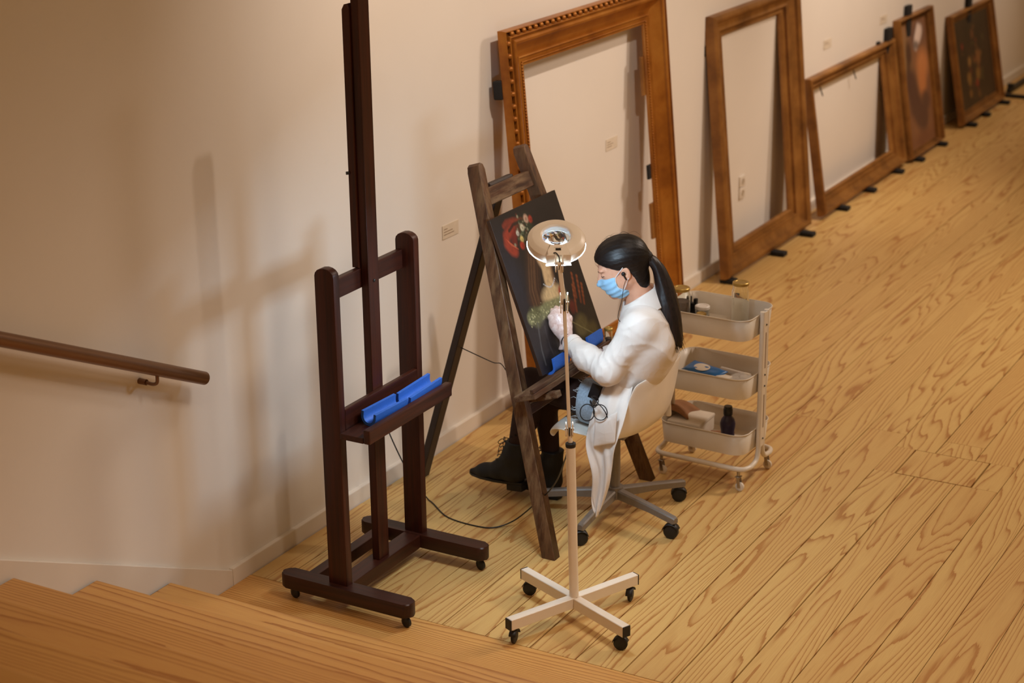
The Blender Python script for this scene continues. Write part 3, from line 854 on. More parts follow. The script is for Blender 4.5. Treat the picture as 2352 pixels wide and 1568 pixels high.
# ================================================================ FRAMES LEANING ON THE WALL
def lean_frame(name, Y0, Y1, Xb, Zt, prof, wl, wr, wt, wb, mat, label, th=0.05, Xt=0.05, zb=0.03, sidemat=None, groove=None):
    """prof: list of (fraction across rail from outside 0 to inside 1, height); rails: left, right stile, top, bottom widths"""
    s = Vector((0, 1, 0)); u = Vector((Xt - Xb, 0, Zt - zb)); L = u.length; u.normalize(); n = s.cross(u)
    O = Vector((Xb, Y0, zb)) - n * 0.0
    rot = Matrix(((s.x, u.x, n.x), (s.y, u.y, n.y), (s.z, u.z, n.z)))
    root = thing(name, O, label, 'picture frame' if 'portrait' not in name else 'painting', mat3=rot)
    W = Y1 - Y0
    out = [(0, 0), (W, 0), (W, L), (0, L)]
    inn = [(wl, wb), (W - wr, wb), (W - wr, L - wt), (wl, L - wt)]
    nm = ['bottom_rail', 'stile', 'top_rail', 'stile']
    for k in range(4):
        mb = MB(); k2 = (k + 1) % 4
        P = []
        full = [(0, -th)] + prof + [(1, -th)]
        for (f, h) in full:
            a = [out[k][i] * (1 - f) + inn[k][i] * f for i in (0, 1)]; b = [out[k2][i] * (1 - f) + inn[k2][i] * f for i in (0, 1)]
            P.append([(a[0], a[1], h), (b[0], b[1], h)])
        P.append(P[0])
        mb.grid(P)
        bmesh.ops.remove_doubles(mb.bm, verts=mb.bm.verts, dist=1e-6)
        bmesh.ops.holes_fill(mb.bm, edges=mb.bm.edges, sides=0)
        o = mb.build(nm[k], mat, root, 28)
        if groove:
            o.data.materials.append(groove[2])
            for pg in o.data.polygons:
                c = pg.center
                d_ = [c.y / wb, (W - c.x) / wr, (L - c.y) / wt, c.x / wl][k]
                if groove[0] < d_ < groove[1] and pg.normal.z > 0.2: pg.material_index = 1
    return root, W, L, out, inn
big_prof = [(0, -0.03), (0.03, -0.010), (0.05, -0.010), (0.055, -0.022), (0.155, -0.022), (0.16, -0.006), (0.2, -0.004), (0.205, -0.013), (0.235, -0.013), (0.255, 0.004), (0.31, 0.008), (0.365, 0.004), (0.375, -0.006), (0.45, -0.02), (0.56, -0.034), (0.66, -0.042), (0.73, -0.044), (0.735, -0.034), (0.77, -0.031), (0.80, -0.038), (0.87, -0.040), (0.93, -0.043), (0.94, -0.038), (0.98, -0.038), (1.0, -0.048)]
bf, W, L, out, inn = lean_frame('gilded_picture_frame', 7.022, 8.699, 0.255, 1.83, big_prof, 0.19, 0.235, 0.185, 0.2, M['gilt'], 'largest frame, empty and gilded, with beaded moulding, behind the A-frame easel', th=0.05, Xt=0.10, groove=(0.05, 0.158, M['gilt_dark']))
# egg-and-dart ornament along the outer moulding, shared meshes
eg = MB().lathe([(0, -0.012), (0.009, -0.009), (0.0135, 0), (0.010, 0.008), (0.0, 0.0135)], 10).bm
def shared(mb, name):
    me = bpy.data.meshes.new(name); bmesh.ops.recalc_face_normals(mb, faces=mb.faces); mb.to_mesh(me); mb.free(); shade(me, 60); return me
eg_me = shared(eg, 'egg_ornament'); eg_me.materials.append(M['gilt'])
lf = MB()
lf.tube(smooth_path([(-0.010, -0.027, 0), (-0.010, -0.010, 0.005), (-0.003, 0.014, 0.004)], 4), [0.0015, 0.0022, 0.003, 0.0034, 0.0036, 0.0034, 0.003, 0.0024, 0.0015], 6)
lf.tube(smooth_path([(0.010, -0.027, 0), (0.010, -0.010, 0.005), (0.003, 0.014, 0.004)], 4), [0.0015, 0.0022, 0.003, 0.0034, 0.0036, 0.0034, 0.003, 0.0024, 0.0015], 6)
lf_me = shared(lf.bm, 'leaf_ornament'); lf_me.materials.append(M['gilt_dark'])
def ornaments(p0, p1, pitch, parent):
    p0 = Vector(p0); p1 = Vector(p1); d = p1 - p0; n = int(d.length / pitch); a = math.atan2(d.y, d.x) - PI / 2
    for k in range(n):
        c = p0 + d * ((k + 0.5) / n)
        for me_, nm_, dz in ((eg_me, 'egg_ornament', -0.006), (lf_me, 'leaf_ornament', -0.014)):
            o = bpy.data.objects.new(nm_, me_); COL.objects.link(o); o.parent = parent
            o.location = (c.x, c.y, -0.004 + dz); o.rotation_euler = (0, 0, a)
ornaments((0.0202, 0.65), (0.0202, L - 0.03), 0.054, bf)
ornaments((0.03, L - 0.0195), (W - 0.06, L - 0.0195), 0.054, bf)
# fine beading on the inner edge
bd = bmesh.new(); bmesh.ops.create_icosphere(bd, subdivisions=1, radius=0.0052)
bd_me = shared(bd, 'bead'); bd_me.materials.append(M['gilt'])
def beads(p0, p1, pitch, parent):
    """fine beading joined into one strip"""
    p0 = Vector(p0); p1 = Vector(p1); n = int((p1 - p0).length / pitch); mb = MB()
    for k in range(n):
        c = p0.lerp(p1, (k + 0.5) / n)
        r = bmesh.ops.create_icosphere(mb.bm, subdivisions=1, radius=pitch * 0.42)
        for v in r['verts']: v.co = Vector((v.co.x, v.co.y, v.co.z * 0.8)) + Vector((c.x, c.y, -0.036))
    o = mb.build('inner_beading', M['gilt'], parent, 60); o['kind'] = 'stuff'
il, ir, it = 0.19 * 0.9, W - 0.235 * 0.9, L - 0.185 * 0.9
beads((il, it), (ir, it), 0.014, bf); beads((ir, 0.2), (ir, it), 0.014, bf); beads((il, 0.2), (il, it), 0.014, bf)
# blocks and black pads fixed behind the inner edge of the right stile
for t_, h_, mt, nm_ in ((1.26, 0.2, M['framewood'], 'backing_block'), (0.50, 0.19, M['framewood'], 'backing_block'), (0.12, 0.2, M['framewood'], 'backing_block'), (0.82, 0.075, M['blackfoam'], 'black_spacer')):
    MB().box((W - 0.235 - 0.022, t_, -0.066), (W - 0.235 + 0.03, t_ + h_, -0.0505), 0.002, 1).build(nm_, mt, bf)
MB().box((-0.008, 1.50, -0.095), (0.03, 1.585, -0.0505), 0.006, 2).build('wall_spacer', M['blackfoam'], bf)

mid_prof = [(0, -0.03), (0.04, -0.008), (0.08, -0.002), (0.2, 0.004), (0.3, -0.002), (0.33, -0.018), (0.38, -0.022), (0.5, -0.03), (0.62, -0.03), (0.7, -0.024), (0.74, -0.026), (0.75, -0.04), (0.86, -0.042), (0.9, -0.034), (0.95, -0.034), (1.0, -0.046)]
f2, W2, L2, _, _ = lean_frame('brown_picture_frame', 9.428, 10.782, 0.191, 1.542, mid_prof, 0.175, 0.29, 0.135, 0.168, M['framewood'], 'tall empty brown frame leaning right of the large gilded one', th=0.06)
MB().box((-0.006, 1.3, -0.1), (0.03, 1.36, -0.061), 0.006, 2).build('wall_spacer', M['blackfoam'], f2)
f3, W3, L3, _, _ = lean_frame('wide_picture_frame', 11.004, 12.711, 0.193, 0.917, mid_prof, 0.09, 0.23, 0.09, 0.13, M['framewood'], 'low wide empty brown frame leaning beside the portrait', th=0.06)
for sx in (0.22, 0.86):
    MB().tube([(sx, L3 - 0.085, -0.03), (sx + 0.03, L3 - 0.15, -0.03)], 0.004, 6).build('hanging_pin', M['rubber'], f3)
MB().box((W3 - 0.3, L3 - 0.005, -0.05), (W3 - 0.25, L3 + 0.02, -0.03), 0.004, 1).build('hanging_hook', M['rubber'], f3)
def framed_picture(name, Y0, Y1, Xb, Zt, wl, wr, wt, wb, mat, label, canvas):
    r, W, L, out, inn = lean_frame(name, Y0, Y1, Xb, Zt, mid_prof, wl, wr, wt, wb, mat, label, th=0.05)
    r['category'] = 'painting'
    me = canvas.mesh('painted_canvas', lambda a, b: (wl * 0.9 + (W - wl * 0.9 - wr * 0.9) * a, L - wt * 0.9 - (L - wt * 0.9 - wb * 0.9) * b, -0.040))
    link('painted_canvas', me, M['oil'], r)
    MB().box((wl * 0.85, wb * 0.85, -0.049), (W - wr * 0.85, L - wt * 0.85, -0.0405)).build('stretcher_back', M['framedark'], r)
    return r, W, L
c4 = Canvas(60, 90, (122, 84, 56)); c4.asp = 1.6
c4.put(0.5 + 0.8 * c4.noise(4, 5, 2), (104, 70, 50))
c4.blob(0.15, 0.3, 0.28, 0.4, (128, 100, 66), 0, 0.8, 0.8); c4.blob(0.65, 0.12, 0.5, 0.14, (86, 66, 60), 0, 0.8, 0.9)
c4.blob(0.68, 0.13, 0.22, 0.075, (190, 170, 158), -30, 0.4, 1.0); c4.stroke([(0.55, 0.2), (0.7, 0.08)], 0.09, (196, 178, 168), 0.5, 0.95); c4.blob(0.55, 0.2, 0.14, 0.05, (92, 80, 74), 0, 0.6, 0.9)
c4.blob(0.75, 0.37, 0.3, 0.16, (172, 112, 68), 0, 0.6, 0.9); c4.blob(0.68, 0.5, 0.22, 0.16, (166, 106, 62), 0, 0.6, 0.9)
c4.blob(0.26, 0.24, 0.14, 0.13, (66, 44, 34), 0, 0.5, 0.95); c4.blob(0.2, 0.42, 0.1, 0.2, (70, 48, 36), 0, 0.5, 0.9)
c4.stroke([(0.25, 0.48), (0.35, 0.65), (0.5, 0.75), (0.6, 0.78)], 0.26, (74, 50, 42), 0.5, 0.95)
c4.blob(0.75, 0.66, 0.2, 0.1, (78, 54, 44), 20, 0.5, 0.9); c4.blob(0.5, 0.95, 0.8, 0.1, (98, 60, 42), 0, 0.8, 0.8)
c4.c = np.clip(c4.c * 1.55, 0, 0.9)
framed_picture('framed_portrait', 12.758, 13.573, 0.209, 1.034, 0.1, 0.135, 0.062, 0.04, M['framewood'], 'narrow framed portrait of a figure in a pale headdress, leaning on wall', c4)
c5 = Canvas(80, 70, (44, 32, 22)); c5.asp = 0.8
c5.put(0.4 + 0.7 * c5.noise(5, 5, 4), (58, 42, 28))
rs = random.Random(9)
for k in range(26):
    a, b = rs.gauss(0.5, 0.17), rs.gauss(0.58, 0.2)
    c5.blob(a, b, rs.uniform(0.02, 0.06), rs.uniform(0.02, 0.06), rs.choice([(110, 72, 36), (128, 90, 46), (96, 40, 26), (78, 70, 38), (120, 60, 34)]), rs.uniform(0, 90), 0.7, 0.6)
for a, b, r_, c_ in ((0.35, 0.5, 0.06, (140, 104, 56)), (0.6, 0.5, 0.09, (128, 84, 46)), (0.3, 0.68, 0.07, (130, 96, 48)), (0.55, 0.68, 0.08, (124, 92, 44)), (0.5, 0.77, 0.05, (130, 44, 28)), (0.2, 0.3, 0.04, (120, 36, 24)), (0.5, 0.22, 0.06, (98, 60, 36)), (0.3, 0.85, 0.05, (120, 84, 40))):
    c5.blob(a, b, r_, r_ * 1.3, c_, 20, 0.6, 0.85, 0.2)
c5.c = np.clip(c5.c * 1.3, 0, 0.9)
p5, W5, L5 = framed_picture('framed_still_life', 14.053, 15.235, 0.213, 0.876, 0.115, 0.105, 0.075, 0.09, M['framewood'], 'framed dark flower still life, farthest picture along the wall', c5)
# black straps of foam behind the two pictures (rest on the wall)
def strap(y, z0, z1, label):
    o = MB((0.02, y, z0)).box((0.001, y - 0.05, z0), (0.035, y + 0.05, z1), 0.006, 2).build('wall_batten', M['blackfoam'])
    o.location = (0.02, y, z0); tag(o, label, 'batten', 'black battens behind the pictures')
strap(13.05, 0.62, 1.1, 'black foam batten on the wall above the framed portrait')
strap(12.62, 0.55, 1.0, 'black foam batten between wide frame and framed portrait')
strap(14.62, 0.5, 0.97, 'black foam batten on the wall above the flower still life')
# black floor pads under the frames
def pad(x, y, label, lx=0.09, ly=0.065, rz=0.0):
    o = MB().box((-lx / 2, -ly / 2, 0.0005), (lx / 2, ly / 2, 0.028), 0.007, 2).build('floor_pad', M['blackfoam'])
    o.location = (x - 0.005, y, 0); o.rotation_euler = (0, 0, rz); tag(o, label, 'pad', 'black pads under the frames')
for x, y, lab in ((0.17, 9.47, 'black pad under the left corner of the tall brown frame'), (0.22, 10.13, 'black pad under the middle of the tall brown frame'), (0.22, 10.62, 'black pad under the right end of the tall brown frame'),
                  (0.2, 11.32, 'black pad under the left end of the low wide frame'), (0.2, 11.86, 'black pad under the middle of the low wide frame'), (0.2, 12.46, 'black pad under the right end of the low wide frame'),
                  (0.22, 12.88, 'black pad under the left corner of the framed portrait'), (0.22, 13.44, 'black pad under the right corner of the framed portrait'),
                  (0.23, 14.2, 'black pad under the left corner of the flower still life'), (0.22, 14.62, 'black pad under the middle of the flower still life'), (0.23, 15.16, 'black pad under the right corner of the flower still life'),
                  (0.2, 7.3, 'black pad under the left end of the large gilded frame'), (0.2, 8.6, 'black pad under the right end of the large gilded frame')):
    pad(x, y, lab)
bk = thing('picture_stand', (0.3, 15.75, 0), 'low black metal stand lying on the floor past the still life', 'stand')
MB((0.3, 15.75, 0)).box((0.10, 15.42, 0.0), (0.42, 15.46, 0.03), 0.004).build('cross_foot', M['rubber'], bk)
MB((0.3, 15.75, 0)).box((0.12, 15.60, 0.005), (0.16, 16.6, 0.04), 0.004).build('bar', M['rubber'], bk)
MB((0.3, 15.75, 0)).tube([(0.14, 15.66, 0.02), (0.14, 15.66, 0.075)], 0.03, 12).build('knob', M['rubber'], bk, 40)

# ================================================================ MAGNIFIER LAMP ON CASTORS
LO = Vector((1.312, 5.345, 0))
lp = thing('magnifier_lamp', LO, 'cream magnifier ring lamp on a tall castor stand, switched on', 'lamp')
def castor(parent, off, x, y, r=0.024, top=0.062, ang=0.5, wmat=None, hmat=None, tw=0.011):
    """twin-wheel hooded castor"""
    d = Vector((math.cos(ang), math.sin(ang), 0)); ax = Vector((-d.y, d.x, 0))
    c = Vector((x, y, r)) - d * 0.006
    prof = [(0, -tw), (r * 0.75, -tw), (r, -tw * 0.7), (r, -tw * 0.15), (r * 0.7, 0), (0, 0)]
    hood = MB(off)
    for sgn in (-1, 1):
        wh = MB(off).lathe([(a, b * sgn) for a, b in prof], 20, axis_m(c + ax * sgn * 0.003, ax)).build('castor_wheel', wmat or M['rubber'], parent, 40)
    # hood: arc plate over the wheels
    P = []
    for k in range(8):
        a = math.radians(20 + 150 * k / 7)
        p = c + d * (r * 1.08 * math.cos(a)) + Vector((0, 0, r * 1.08 * math.sin(a)))
        P.append([p - ax * (tw + 0.002), p + ax * (tw + 0.002)])
    hood.grid(P)
    o = hood.build('castor_hood', hmat or M['rubber'], parent, 50); solidify(o, 0.003)
    MB(off).tube([(x, y, r * 1.9), (x, y, top)], 0.0055, 8).build('castor_stem', M['steel'], parent, 40)
for k in range(4):
    a = math.radians(-114.2 + 90.4 * k); d = Vector((math.cos(a), math.sin(a), 0))
    if k in (0, 2):
        leg = MB(LO).beam(LO + Vector((0, 0, 0.084)), LO + d * 0.296 + Vector((0, 0, 0.084)), 0.034, 0.042, bev=0.002).build('base_leg', M['lampwhite'], lp)
    else:
        leg = MB(LO).beam(LO + d * 0.018 + Vector((0, 0, 0.083)), LO + d * 0.296 + Vector((0, 0, 0.083)), 0.034, 0.042, bev=0.002).build('base_leg', M['lampwhite'], lp)
    MB(LO).beam(LO + d * 0.296 + Vector((0, 0, 0.083)), LO + d * 0.3005 + Vector((0, 0, 0.083)), 0.0335, 0.0415, bev=0.001).build('end_cap', M['rubber'], leg)
    castor(leg, LO, LO.x + d.x * 0.275, LO.y + d.y * 0.275, 0.026, 0.064, a + 0.6)
J0 = Vector((1.312, 5.345, 0.104)); JT = Vector((1.302, 5.339, 0.70)); J1 = Vector((1.298, 5.337, 0.762)); JM = Vector((1.283, 5.329, 1.232)); JH = Vector((1.269, 5.320, 1.374))
MB(LO).tube([J0, JT], 0.0172, 24).build('lower_pole', M['lampwhite'], lp, 40)
MB(LO).lathe([(0.0178, -0.006), (0.0188, 0.0), (0.0188, 0.008), (0.012, 0.012), (0.0, 0.012)], 24, axis_m(JT, JT - J0)).build('pole_collar', M['rubber'], lp, 40)
MB(LO).tube([JT, J1], 0.0085, 14).build('arm_stub', M['lampwhite'], lp, 40)
lr = Vector((0.868, 0.496, 0))      # hinge pins lie across the arm
def cheek(c, n=(0.868, 0.496, 0), hgt=0.05, wd=0.026):
    n = Vector(n).normalized()
    for sg in (-1, 1):
        pts = rrect(wd, hgt, wd * 0.48, 5)
        m = axis_m(c + n * (0.0118 * sg), n, (0, 0, 1))
        MB(LO).prism([(p[1], p[0]) for p in pts], -0.002, 0.002, m).build('hinge_plate', M['steel' if hgt < 0.045 else 'lampwhite'], lp, 40)
    MB(LO).tube([c - n * 0.016, c + n * 0.016], 0.005, 10).build('hinge_bolt', M['steel'], lp, 40)
cheek(J1, hgt=0.055); cheek(JM, hgt=0.075, wd=0.03); cheek(JH, hgt=0.06, wd=0.034)
MB(LO).beam(J1, JM, 0.0125, 0.019, ref=(0.496, -0.868, 0), bev=0.002).build('lower_arm', M['lampwhite'], lp)
MB(LO).beam(JM, JH + (JH - JM).normalized() * 0.006, 0.016, 0.02, ref=(0.496, -0.868, 0), bev=0.002).build('upper_arm', M['lampwhite'], lp)
MB(LO).box((-0.003, -0.0035, -0.022), (0.003, 0.0035, 0.022), 0.001, 1, axis_m(JM + Vector((0.007, -0.0112, -0.004)), (0, 0, 1), (0.868, 0.496, 0))).build('arm_slot', M['rubber'], lp)
HC = Vector((1.204, 5.422, 1.430)); HN = Vector((0.225, -0.353, 0.908)).normalized()
hm = axis_m(HC, HN, (0.868, 0.496, 0))
head = MB(LO).lathe([(0.049, -0.024), (0.049, 0.010), (0.0505, 0.0125), (0.056, 0.0165), (0.059, 0.0172), (0.083, 0.0135), (0.0875, 0.0115), (0.1005, -0.001), (0.1018, -0.004), (0.1025, -0.027), (0.099, -0.027), (0.096, -0.006), (0.084, 0.004), (0.055, 0.008), (0.052, -0.024)], 64, hm, close=False)
bmesh.ops.holes_fill(head.bm, edges=head.bm.edges, sides=0) if False else None
hd_ = head.build('lamp_head', M['lampwhite'], lp, 22)
MB(LO).lathe([(0.053, -0.0275), (0.1015, -0.0275), (0.1034, -0.0285), (0.1015, -0.030), (0.053, -0.030)], 56, hm, close=False).build('ring_diffuser', M['tube_light'], hd_, 50)
# biconvex lens
prof = [(0, 0.008)] + [(0.0488 * math.sin(a) / math.sin(0.55), 0.008 - 0.0488 / math.sin(0.55) * (1 - math.cos(a)) * 0.85) for a in [0.55 * k / 6 for k in range(1, 7)]]
prof = prof + [(r_, -z_ - 0.012) for r_, z_ in prof[::-1]]
MB(LO).lathe(prof, 40, hm).build('magnifier_lens', M['lens'], hd_, 30)
# bracket on the near side of the head
bd_ = (JH - HC); bd_ = (bd_ - HN * bd_.dot(HN)).normalized(); bx_ = HN.cross(bd_).normalized()
bm2 = Matrix(((bx_.x, bd_.x, HN.x, HC.x), (bx_.y, bd_.y, HN.y, HC.y), (bx_.z, bd_.z, HN.z, HC.z), (0, 0, 0, 1)))
MB(LO).prism([(-0.029, 0.052), (0.029, 0.052), (0.033, 0.086), (0.043, 0.110), (-0.043, 0.110), (-0.033, 0.086)], -0.026, 0.0185, bm2, 0.004, 2).build('switch_housing', M['lampwhite'], hd_, 40)
MB(LO).prism([(-0.041, 0.094), (0.041, 0.094), (0.0435, 0.1115), (-0.0435, 0.1115)], -0.0292, -0.0265, bm2, 0.001, 1).build('housing_glow_edge', M['tube_light'], hd_)
MB(LO).box((-0.0095, 0.074, 0.0182), (0.0095, 0.086, 0.0205), 0.001, 1, bm2).build('rocker_switch', M['screen_off'], hd_)
MB(LO).box((-0.014, 0.069, 0.0183), (0.014, 0.070, 0.0188), 0.0, 1, bm2).build('switch_mark', M['ink'], hd_)
cp = smooth_path([bm2 @ Vector((-0.018, 0.098, 0.017)), bm2 @ Vector((-0.01, 0.106, 0.025)), bm2 @ Vector((0.0, 0.118, 0.016)), JH + Vector((0.004, -0.006, 0.0)), JH + Vector((0.003, -0.008, -0.02))], 5)
MB(LO).tube(cp, 0.0022, 8).build('head_cable', M['wire'], lp)
cbl = smooth_path([(0.03, 6.06, 0.35), (0.05, 6.05, 0.345), (0.07, 6.015, 0.32), (0.085, 5.998, 0.285), (0.17, 6.004, 0.12), (0.265, 6.014, 0.0035), (0.431, 5.902, 0.0035), (0.616, 5.889, 0.0035), (0.70, 5.95, 0.02), (0.82, 5.93, 0.13), (1.04, 5.70, 0.354), (1.195, 5.50, 0.568), (1.286, 5.36, 0.715), J1 + Vector((0.01, -0.018, -0.012)), J1 + Vector((0.008, -0.014, 0.012))], 7)
cbl = [Vector((v.x, v.y, max(v.z, 0.0034))) for v in cbl]
cb = MB((0.431, 5.902, 0)).tube(cbl, 0.0029, 8).build('power_cable', M['wire'], None, 60)
cb.location = (0.431, 5.902, 0)
ot2 = thing('wall_outlet', (0, 6.06, 0.35), 'white wall outlet with the black plug, behind the mahogany easel tray', 'outlet')
MB((0, 6.06, 0.35)).box((0.0, 6.02, 0.31), (0.010, 6.10, 0.39), 0.004, 2).build('plate', M['skirting'], ot2, 40)
MB((0, 6.06, 0.35)).lathe([(0.018, 0.0), (0.018, 0.014), (0.013, 0.02), (0.0, 0.02)], 18, axis_m((0.0105, 6.06, 0.35), (1, 0, 0))).build('plug', M['wire'], ot2, 40)
tag(cb, 'thin black power cable looping over the floor to the lamp stand', 'cable')
wc = MB((0.005, 5.86, 0)).tube([(0.006, 5.66, 0.075), (0.006, 5.66, 0.36), (0.006, 5.68, 0.60)], 0.0025, 6).build('cord', M['white_cord'])
wc.location = (0.005, 5.86, 0); tag(wc, 'thin white cord running up the wall behind the mahogany easel', 'cord')

# ================================================================ SWIVEL CHAIR
CO = Vector((1.029, 6.251, 0))
ch = thing('swivel_chair', CO, 'white plastic bucket swivel chair on a grey five-star castor base', 'chair')
cen = [(0.838, 0.400), (0.822, 0.408), (0.824, 0.428), (0.87, 0.442), (0.96, 0.432), (1.06, 0.422), (1.13, 0.42), (1.18, 0.43), (1.222, 0.462), (1.246, 0.52), (1.258, 0.59), (1.264, 0.65), (1.268, 0.705)]
hw = [0.188, 0.19, 0.2, 0.212, 0.218, 0.222, 0.226, 0.23, 0.23, 0.228, 0.224, 0.22, 0.208]
wrap = [0.0, 0.0, 0.0, 0.0, 0.0, 0.0, 0.01, 0.03, 0.055, 0.07, 0.065, 0.055, 0.045]
rise = [-0.01, -0.01, -0.008, 0.0, 0.006, 0.014, 0.022, 0.03, 0.03, 0.02, 0.01, 0.0, -0.02]
YC = 6.24
P = []
for i in range(len(cen)):
    row = []
    for j in range(15):
        q = -1 + 2 * j / 14; a = abs(q)
        row.append((cen[i][0] - wrap[i] * a ** 2.2 + (0.012 * a ** 4 if i < 3 else 0), YC + q * hw[i], cen[i][1] + rise[i] * a ** 3))
    P.append(row)
sh_ = MB(CO).grid(P).build('seat_shell', M['chairwhite'], ch)
shade(sh_.data, 180); subsurf(sh_, 2); solidify(sh_, 0.007, 0.0)
sh_.modifiers.move(1, 0)
MB(CO).box((0.93, 6.14, 0.392), (1.12, 6.36, 0.41), 0.004).build('seat_mount', M['greymetal'], ch)
MB(CO).tube([CO + Vector((0, 0, 0.09)), CO + Vector((0, 0, 0.395))], 0.021, 20).build('column', M['greymetal'], ch, 40)
MB(CO).tube([CO + Vector((0, 0, 0.085)), CO + Vector((0, 0, 0.135))], 0.034, 20).build('hub', M['greymetal'], ch, 40)
for k in range(5):
    a = math.radians(-88.5 + 72 * k); d = Vector((math.cos(a), math.sin(a), 0)); sd = Vector((-d.y, d.x, 0))
    mb = MB(CO); vs = []
    for (r_, zt_, zb_, w_) in ((0.02, 0.128, 0.088, 0.018), (0.2, 0.112, 0.082, 0.0155), (0.325, 0.098, 0.068, 0.0135), (0.334, 0.094, 0.072, 0.011)):
        p = CO + d * r_
        vs.append([p + sd * w_ + Vector((0, 0, zb_)), p + sd * w_ + Vector((0, 0, zt_ - 0.006)), p + sd * (w_ - 0.005) + Vector((0, 0, zt_)), p - sd * (w_ - 0.005) + Vector((0, 0, zt_)), p - sd * w_ + Vector((0, 0, zt_ - 0.006)), p - sd * w_ + Vector((0, 0, zb_)), p + sd * w_ + Vector((0, 0, zb_))])
    mb.grid(vs)
    bmesh.ops.remove_doubles(mb.bm, verts=mb.bm.verts, dist=1e-6); bmesh.ops.holes_fill(mb.bm, edges=mb.bm.edges, sides=0)
    leg = mb.build('base_leg', M['greymetal'], ch, 30)
    castor(leg, CO, CO.x + d.x * 0.316, CO.y + d.y * 0.316, 0.031, 0.075, a + [2.2, 0.4, -0.5, 0.9, 1.6][k], tw=0.016)

# ================================================================ TROLLEY
TO = Vector((1.2, 6.88, 0)); TR = Matrix.Rotation(math.radians(-2.5), 3, 'Z')
tr = thing('storage_trolley', TO, 'cream three-tier metal trolley on castors beside the chair', 'trolley', mat3=TR)
def tray(zb, zt):
    t = MB()
    poly0 = rrect(0.396, 0.286, 0.058, 6); poly1 = rrect(0.41, 0.30, 0.06, 6)
    n = len(poly0)
    a = [t.bm.verts.new((p[0], p[1], zb)) for p in poly0]; b = [t.bm.verts.new((p[0], p[1], zt)) for p in poly1]
    t.bm.faces.new(a[::-1])
    for k in range(n): t.bm.faces.new((a[k], a[(k + 1) % n], b[(k + 1) % n], b[k]))
    o = t.build('tray', M['trolleywhite'], tr, 30); solidify(o, 0.003, -1.0)
    MB().tube([(p[0], p[1], zt) for p in poly1], 0.0028, 8, closed=True).build('tray_rim', M['trolleywhite'], o, 60)
for zb, zt in ((0.668, 0.76), (0.408, 0.50), (0.155, 0.247)): tray(zb, zt)
XR = 0.218
for sy in (-1, 1):
    yf = 0.148 * sy; yi = 0.02 * sy
    pts = [(XR, yi, 0.775), (XR, yi, 0.5), (XR, yi, 0.22), (XR, yi, 0.15), (XR, yi + 0.02 * sy, 0.108), (XR, yi + 0.06 * sy, 0.098), (XR, yf - 0.045 * sy, 0.098), (XR - 0.013, yf - 0.012 * sy, 0.098), (XR - 0.045, yf, 0.098)]
    pts2 = [(-x, y, z) for x, y, z in pts[::-1]]
    MB().tube(smooth_path(pts, 5) + smooth_path(pts2, 5), 0.011, 14).build('tube_frame', M['trolleywhite'], tr, 60)
for sx in (-1, 1):
    MB().box((min(sx * (XR + 0.003), sx * (XR + 0.0095)), -0.02, 0.165), (max(sx * (XR + 0.003), sx * (XR + 0.0095)), 0.02, 0.772), 0.0, 1).build('upright_plate', M['trolleywhite'], tr)
    for zz in (0.715, 0.49, 0.44, 0.20):
        MB().lathe([(0.004, 0), (0.004, 0.003), (0, 0.003)], 8, axis_m((sx * (XR + 0.0095), 0, zz), (sx, 0, 0))).build('rivet', M['rubber'], tr)
    for za, zb in ((0.52, 0.68), (0.25, 0.40)):
        MB().box((sx * (XR + 0.0097) - 0.0004, -0.0045, za), (sx * (XR + 0.0097) + 0.0004, 0.0045, zb)).build('slot', M['ink'], tr)
    for sy in (-1, 1):
        cx_, cy_ = sx * 0.185, sy * 0.142
        cs = MB().box((cx_ - 0.012, cy_ - 0.014, 0.062), (cx_ + 0.012, cy_ + 0.014, 0.066), 0.001, 1)
        cs.tube([(cx_, cy_, 0.064), (cx_, cy_, 0.09)], 0.007, 10)
        for q in (-1, 1): cs.beam((cx_, cy_ + q * 0.011, 0.064), (cx_ + 0.008, cy_ + q * 0.011, 0.017), 0.014, 0.002, ref=(0, 1, 0), bev=0)
        cs.build('castor_fork', M['steel'], tr, 40)
        MB().lathe([(0, -0.008), (0.014, -0.008), (0.0195, -0.005), (0.0195, 0.005), (0.014, 0.008), (0, 0.008)], 18, axis_m((cx_ + 0.008, cy_, 0.0195), (0, 1, 0))).build('castor_wheel', M['trolleywhite'], tr, 40)

def jar(x, y, z, r, h, label, lid=M['brass'], fill=None, fillm=None, group='jars', neck=0.86, lidh=0.014):
    t = thing('glass_jar', (x, y, z), label, 'jar', group)
    rn = r * neck
    prof_o = [(r * 0.9, 0.0005), (r, 0.006), (r, h * 0.78), (r * 0.97, h * 0.82), (rn, h * 0.89), (rn, h)]
    prof_i = [(rn - 0.002, h), (rn - 0.002, h * 0.89), (r * 0.97 - 0.0025, h * 0.815), (r - 0.0025, h * 0.775), (r - 0.0025, 0.008), (r * 0.85, 0.005)]
    MB().lathe(prof_o + prof_i, 28, None).build('jar_body', M['glass'], t, 40)
    MB().lathe([(rn + 0.0015, h - lidh + 0.003), (rn + 0.003, h - lidh + 0.004), (rn + 0.003, h + 0.001), (rn + 0.0005, h + 0.0035), (rn * 0.75, h + 0.0035), (rn * 0.7, h + 0.002), (0, h + 0.002)], 28).build('lid', lid, t, 40)
    if fill:
        MB().lathe([(0, 0.0075), (r - 0.005, 0.0085), (r - 0.0035, 0.012), (r - 0.0035, h * fill), (0, h * fill)], 24).build('contents', fillm, t, 40)
    return t
M['darkfill'] = plain('dark_brushes_fill', (96, 74, 60), 0.7, 0.4, 60)
M['greyfill'] = plain('pale_grey_fill', (190, 186, 178), 0.7, 0.1, 40)
M['whitelid'] = plain('white_lid', (214, 208, 202), 0.4, 0.03, 20)
Z1, Z2, Z3 = 0.6715, 0.4115, 0.1585
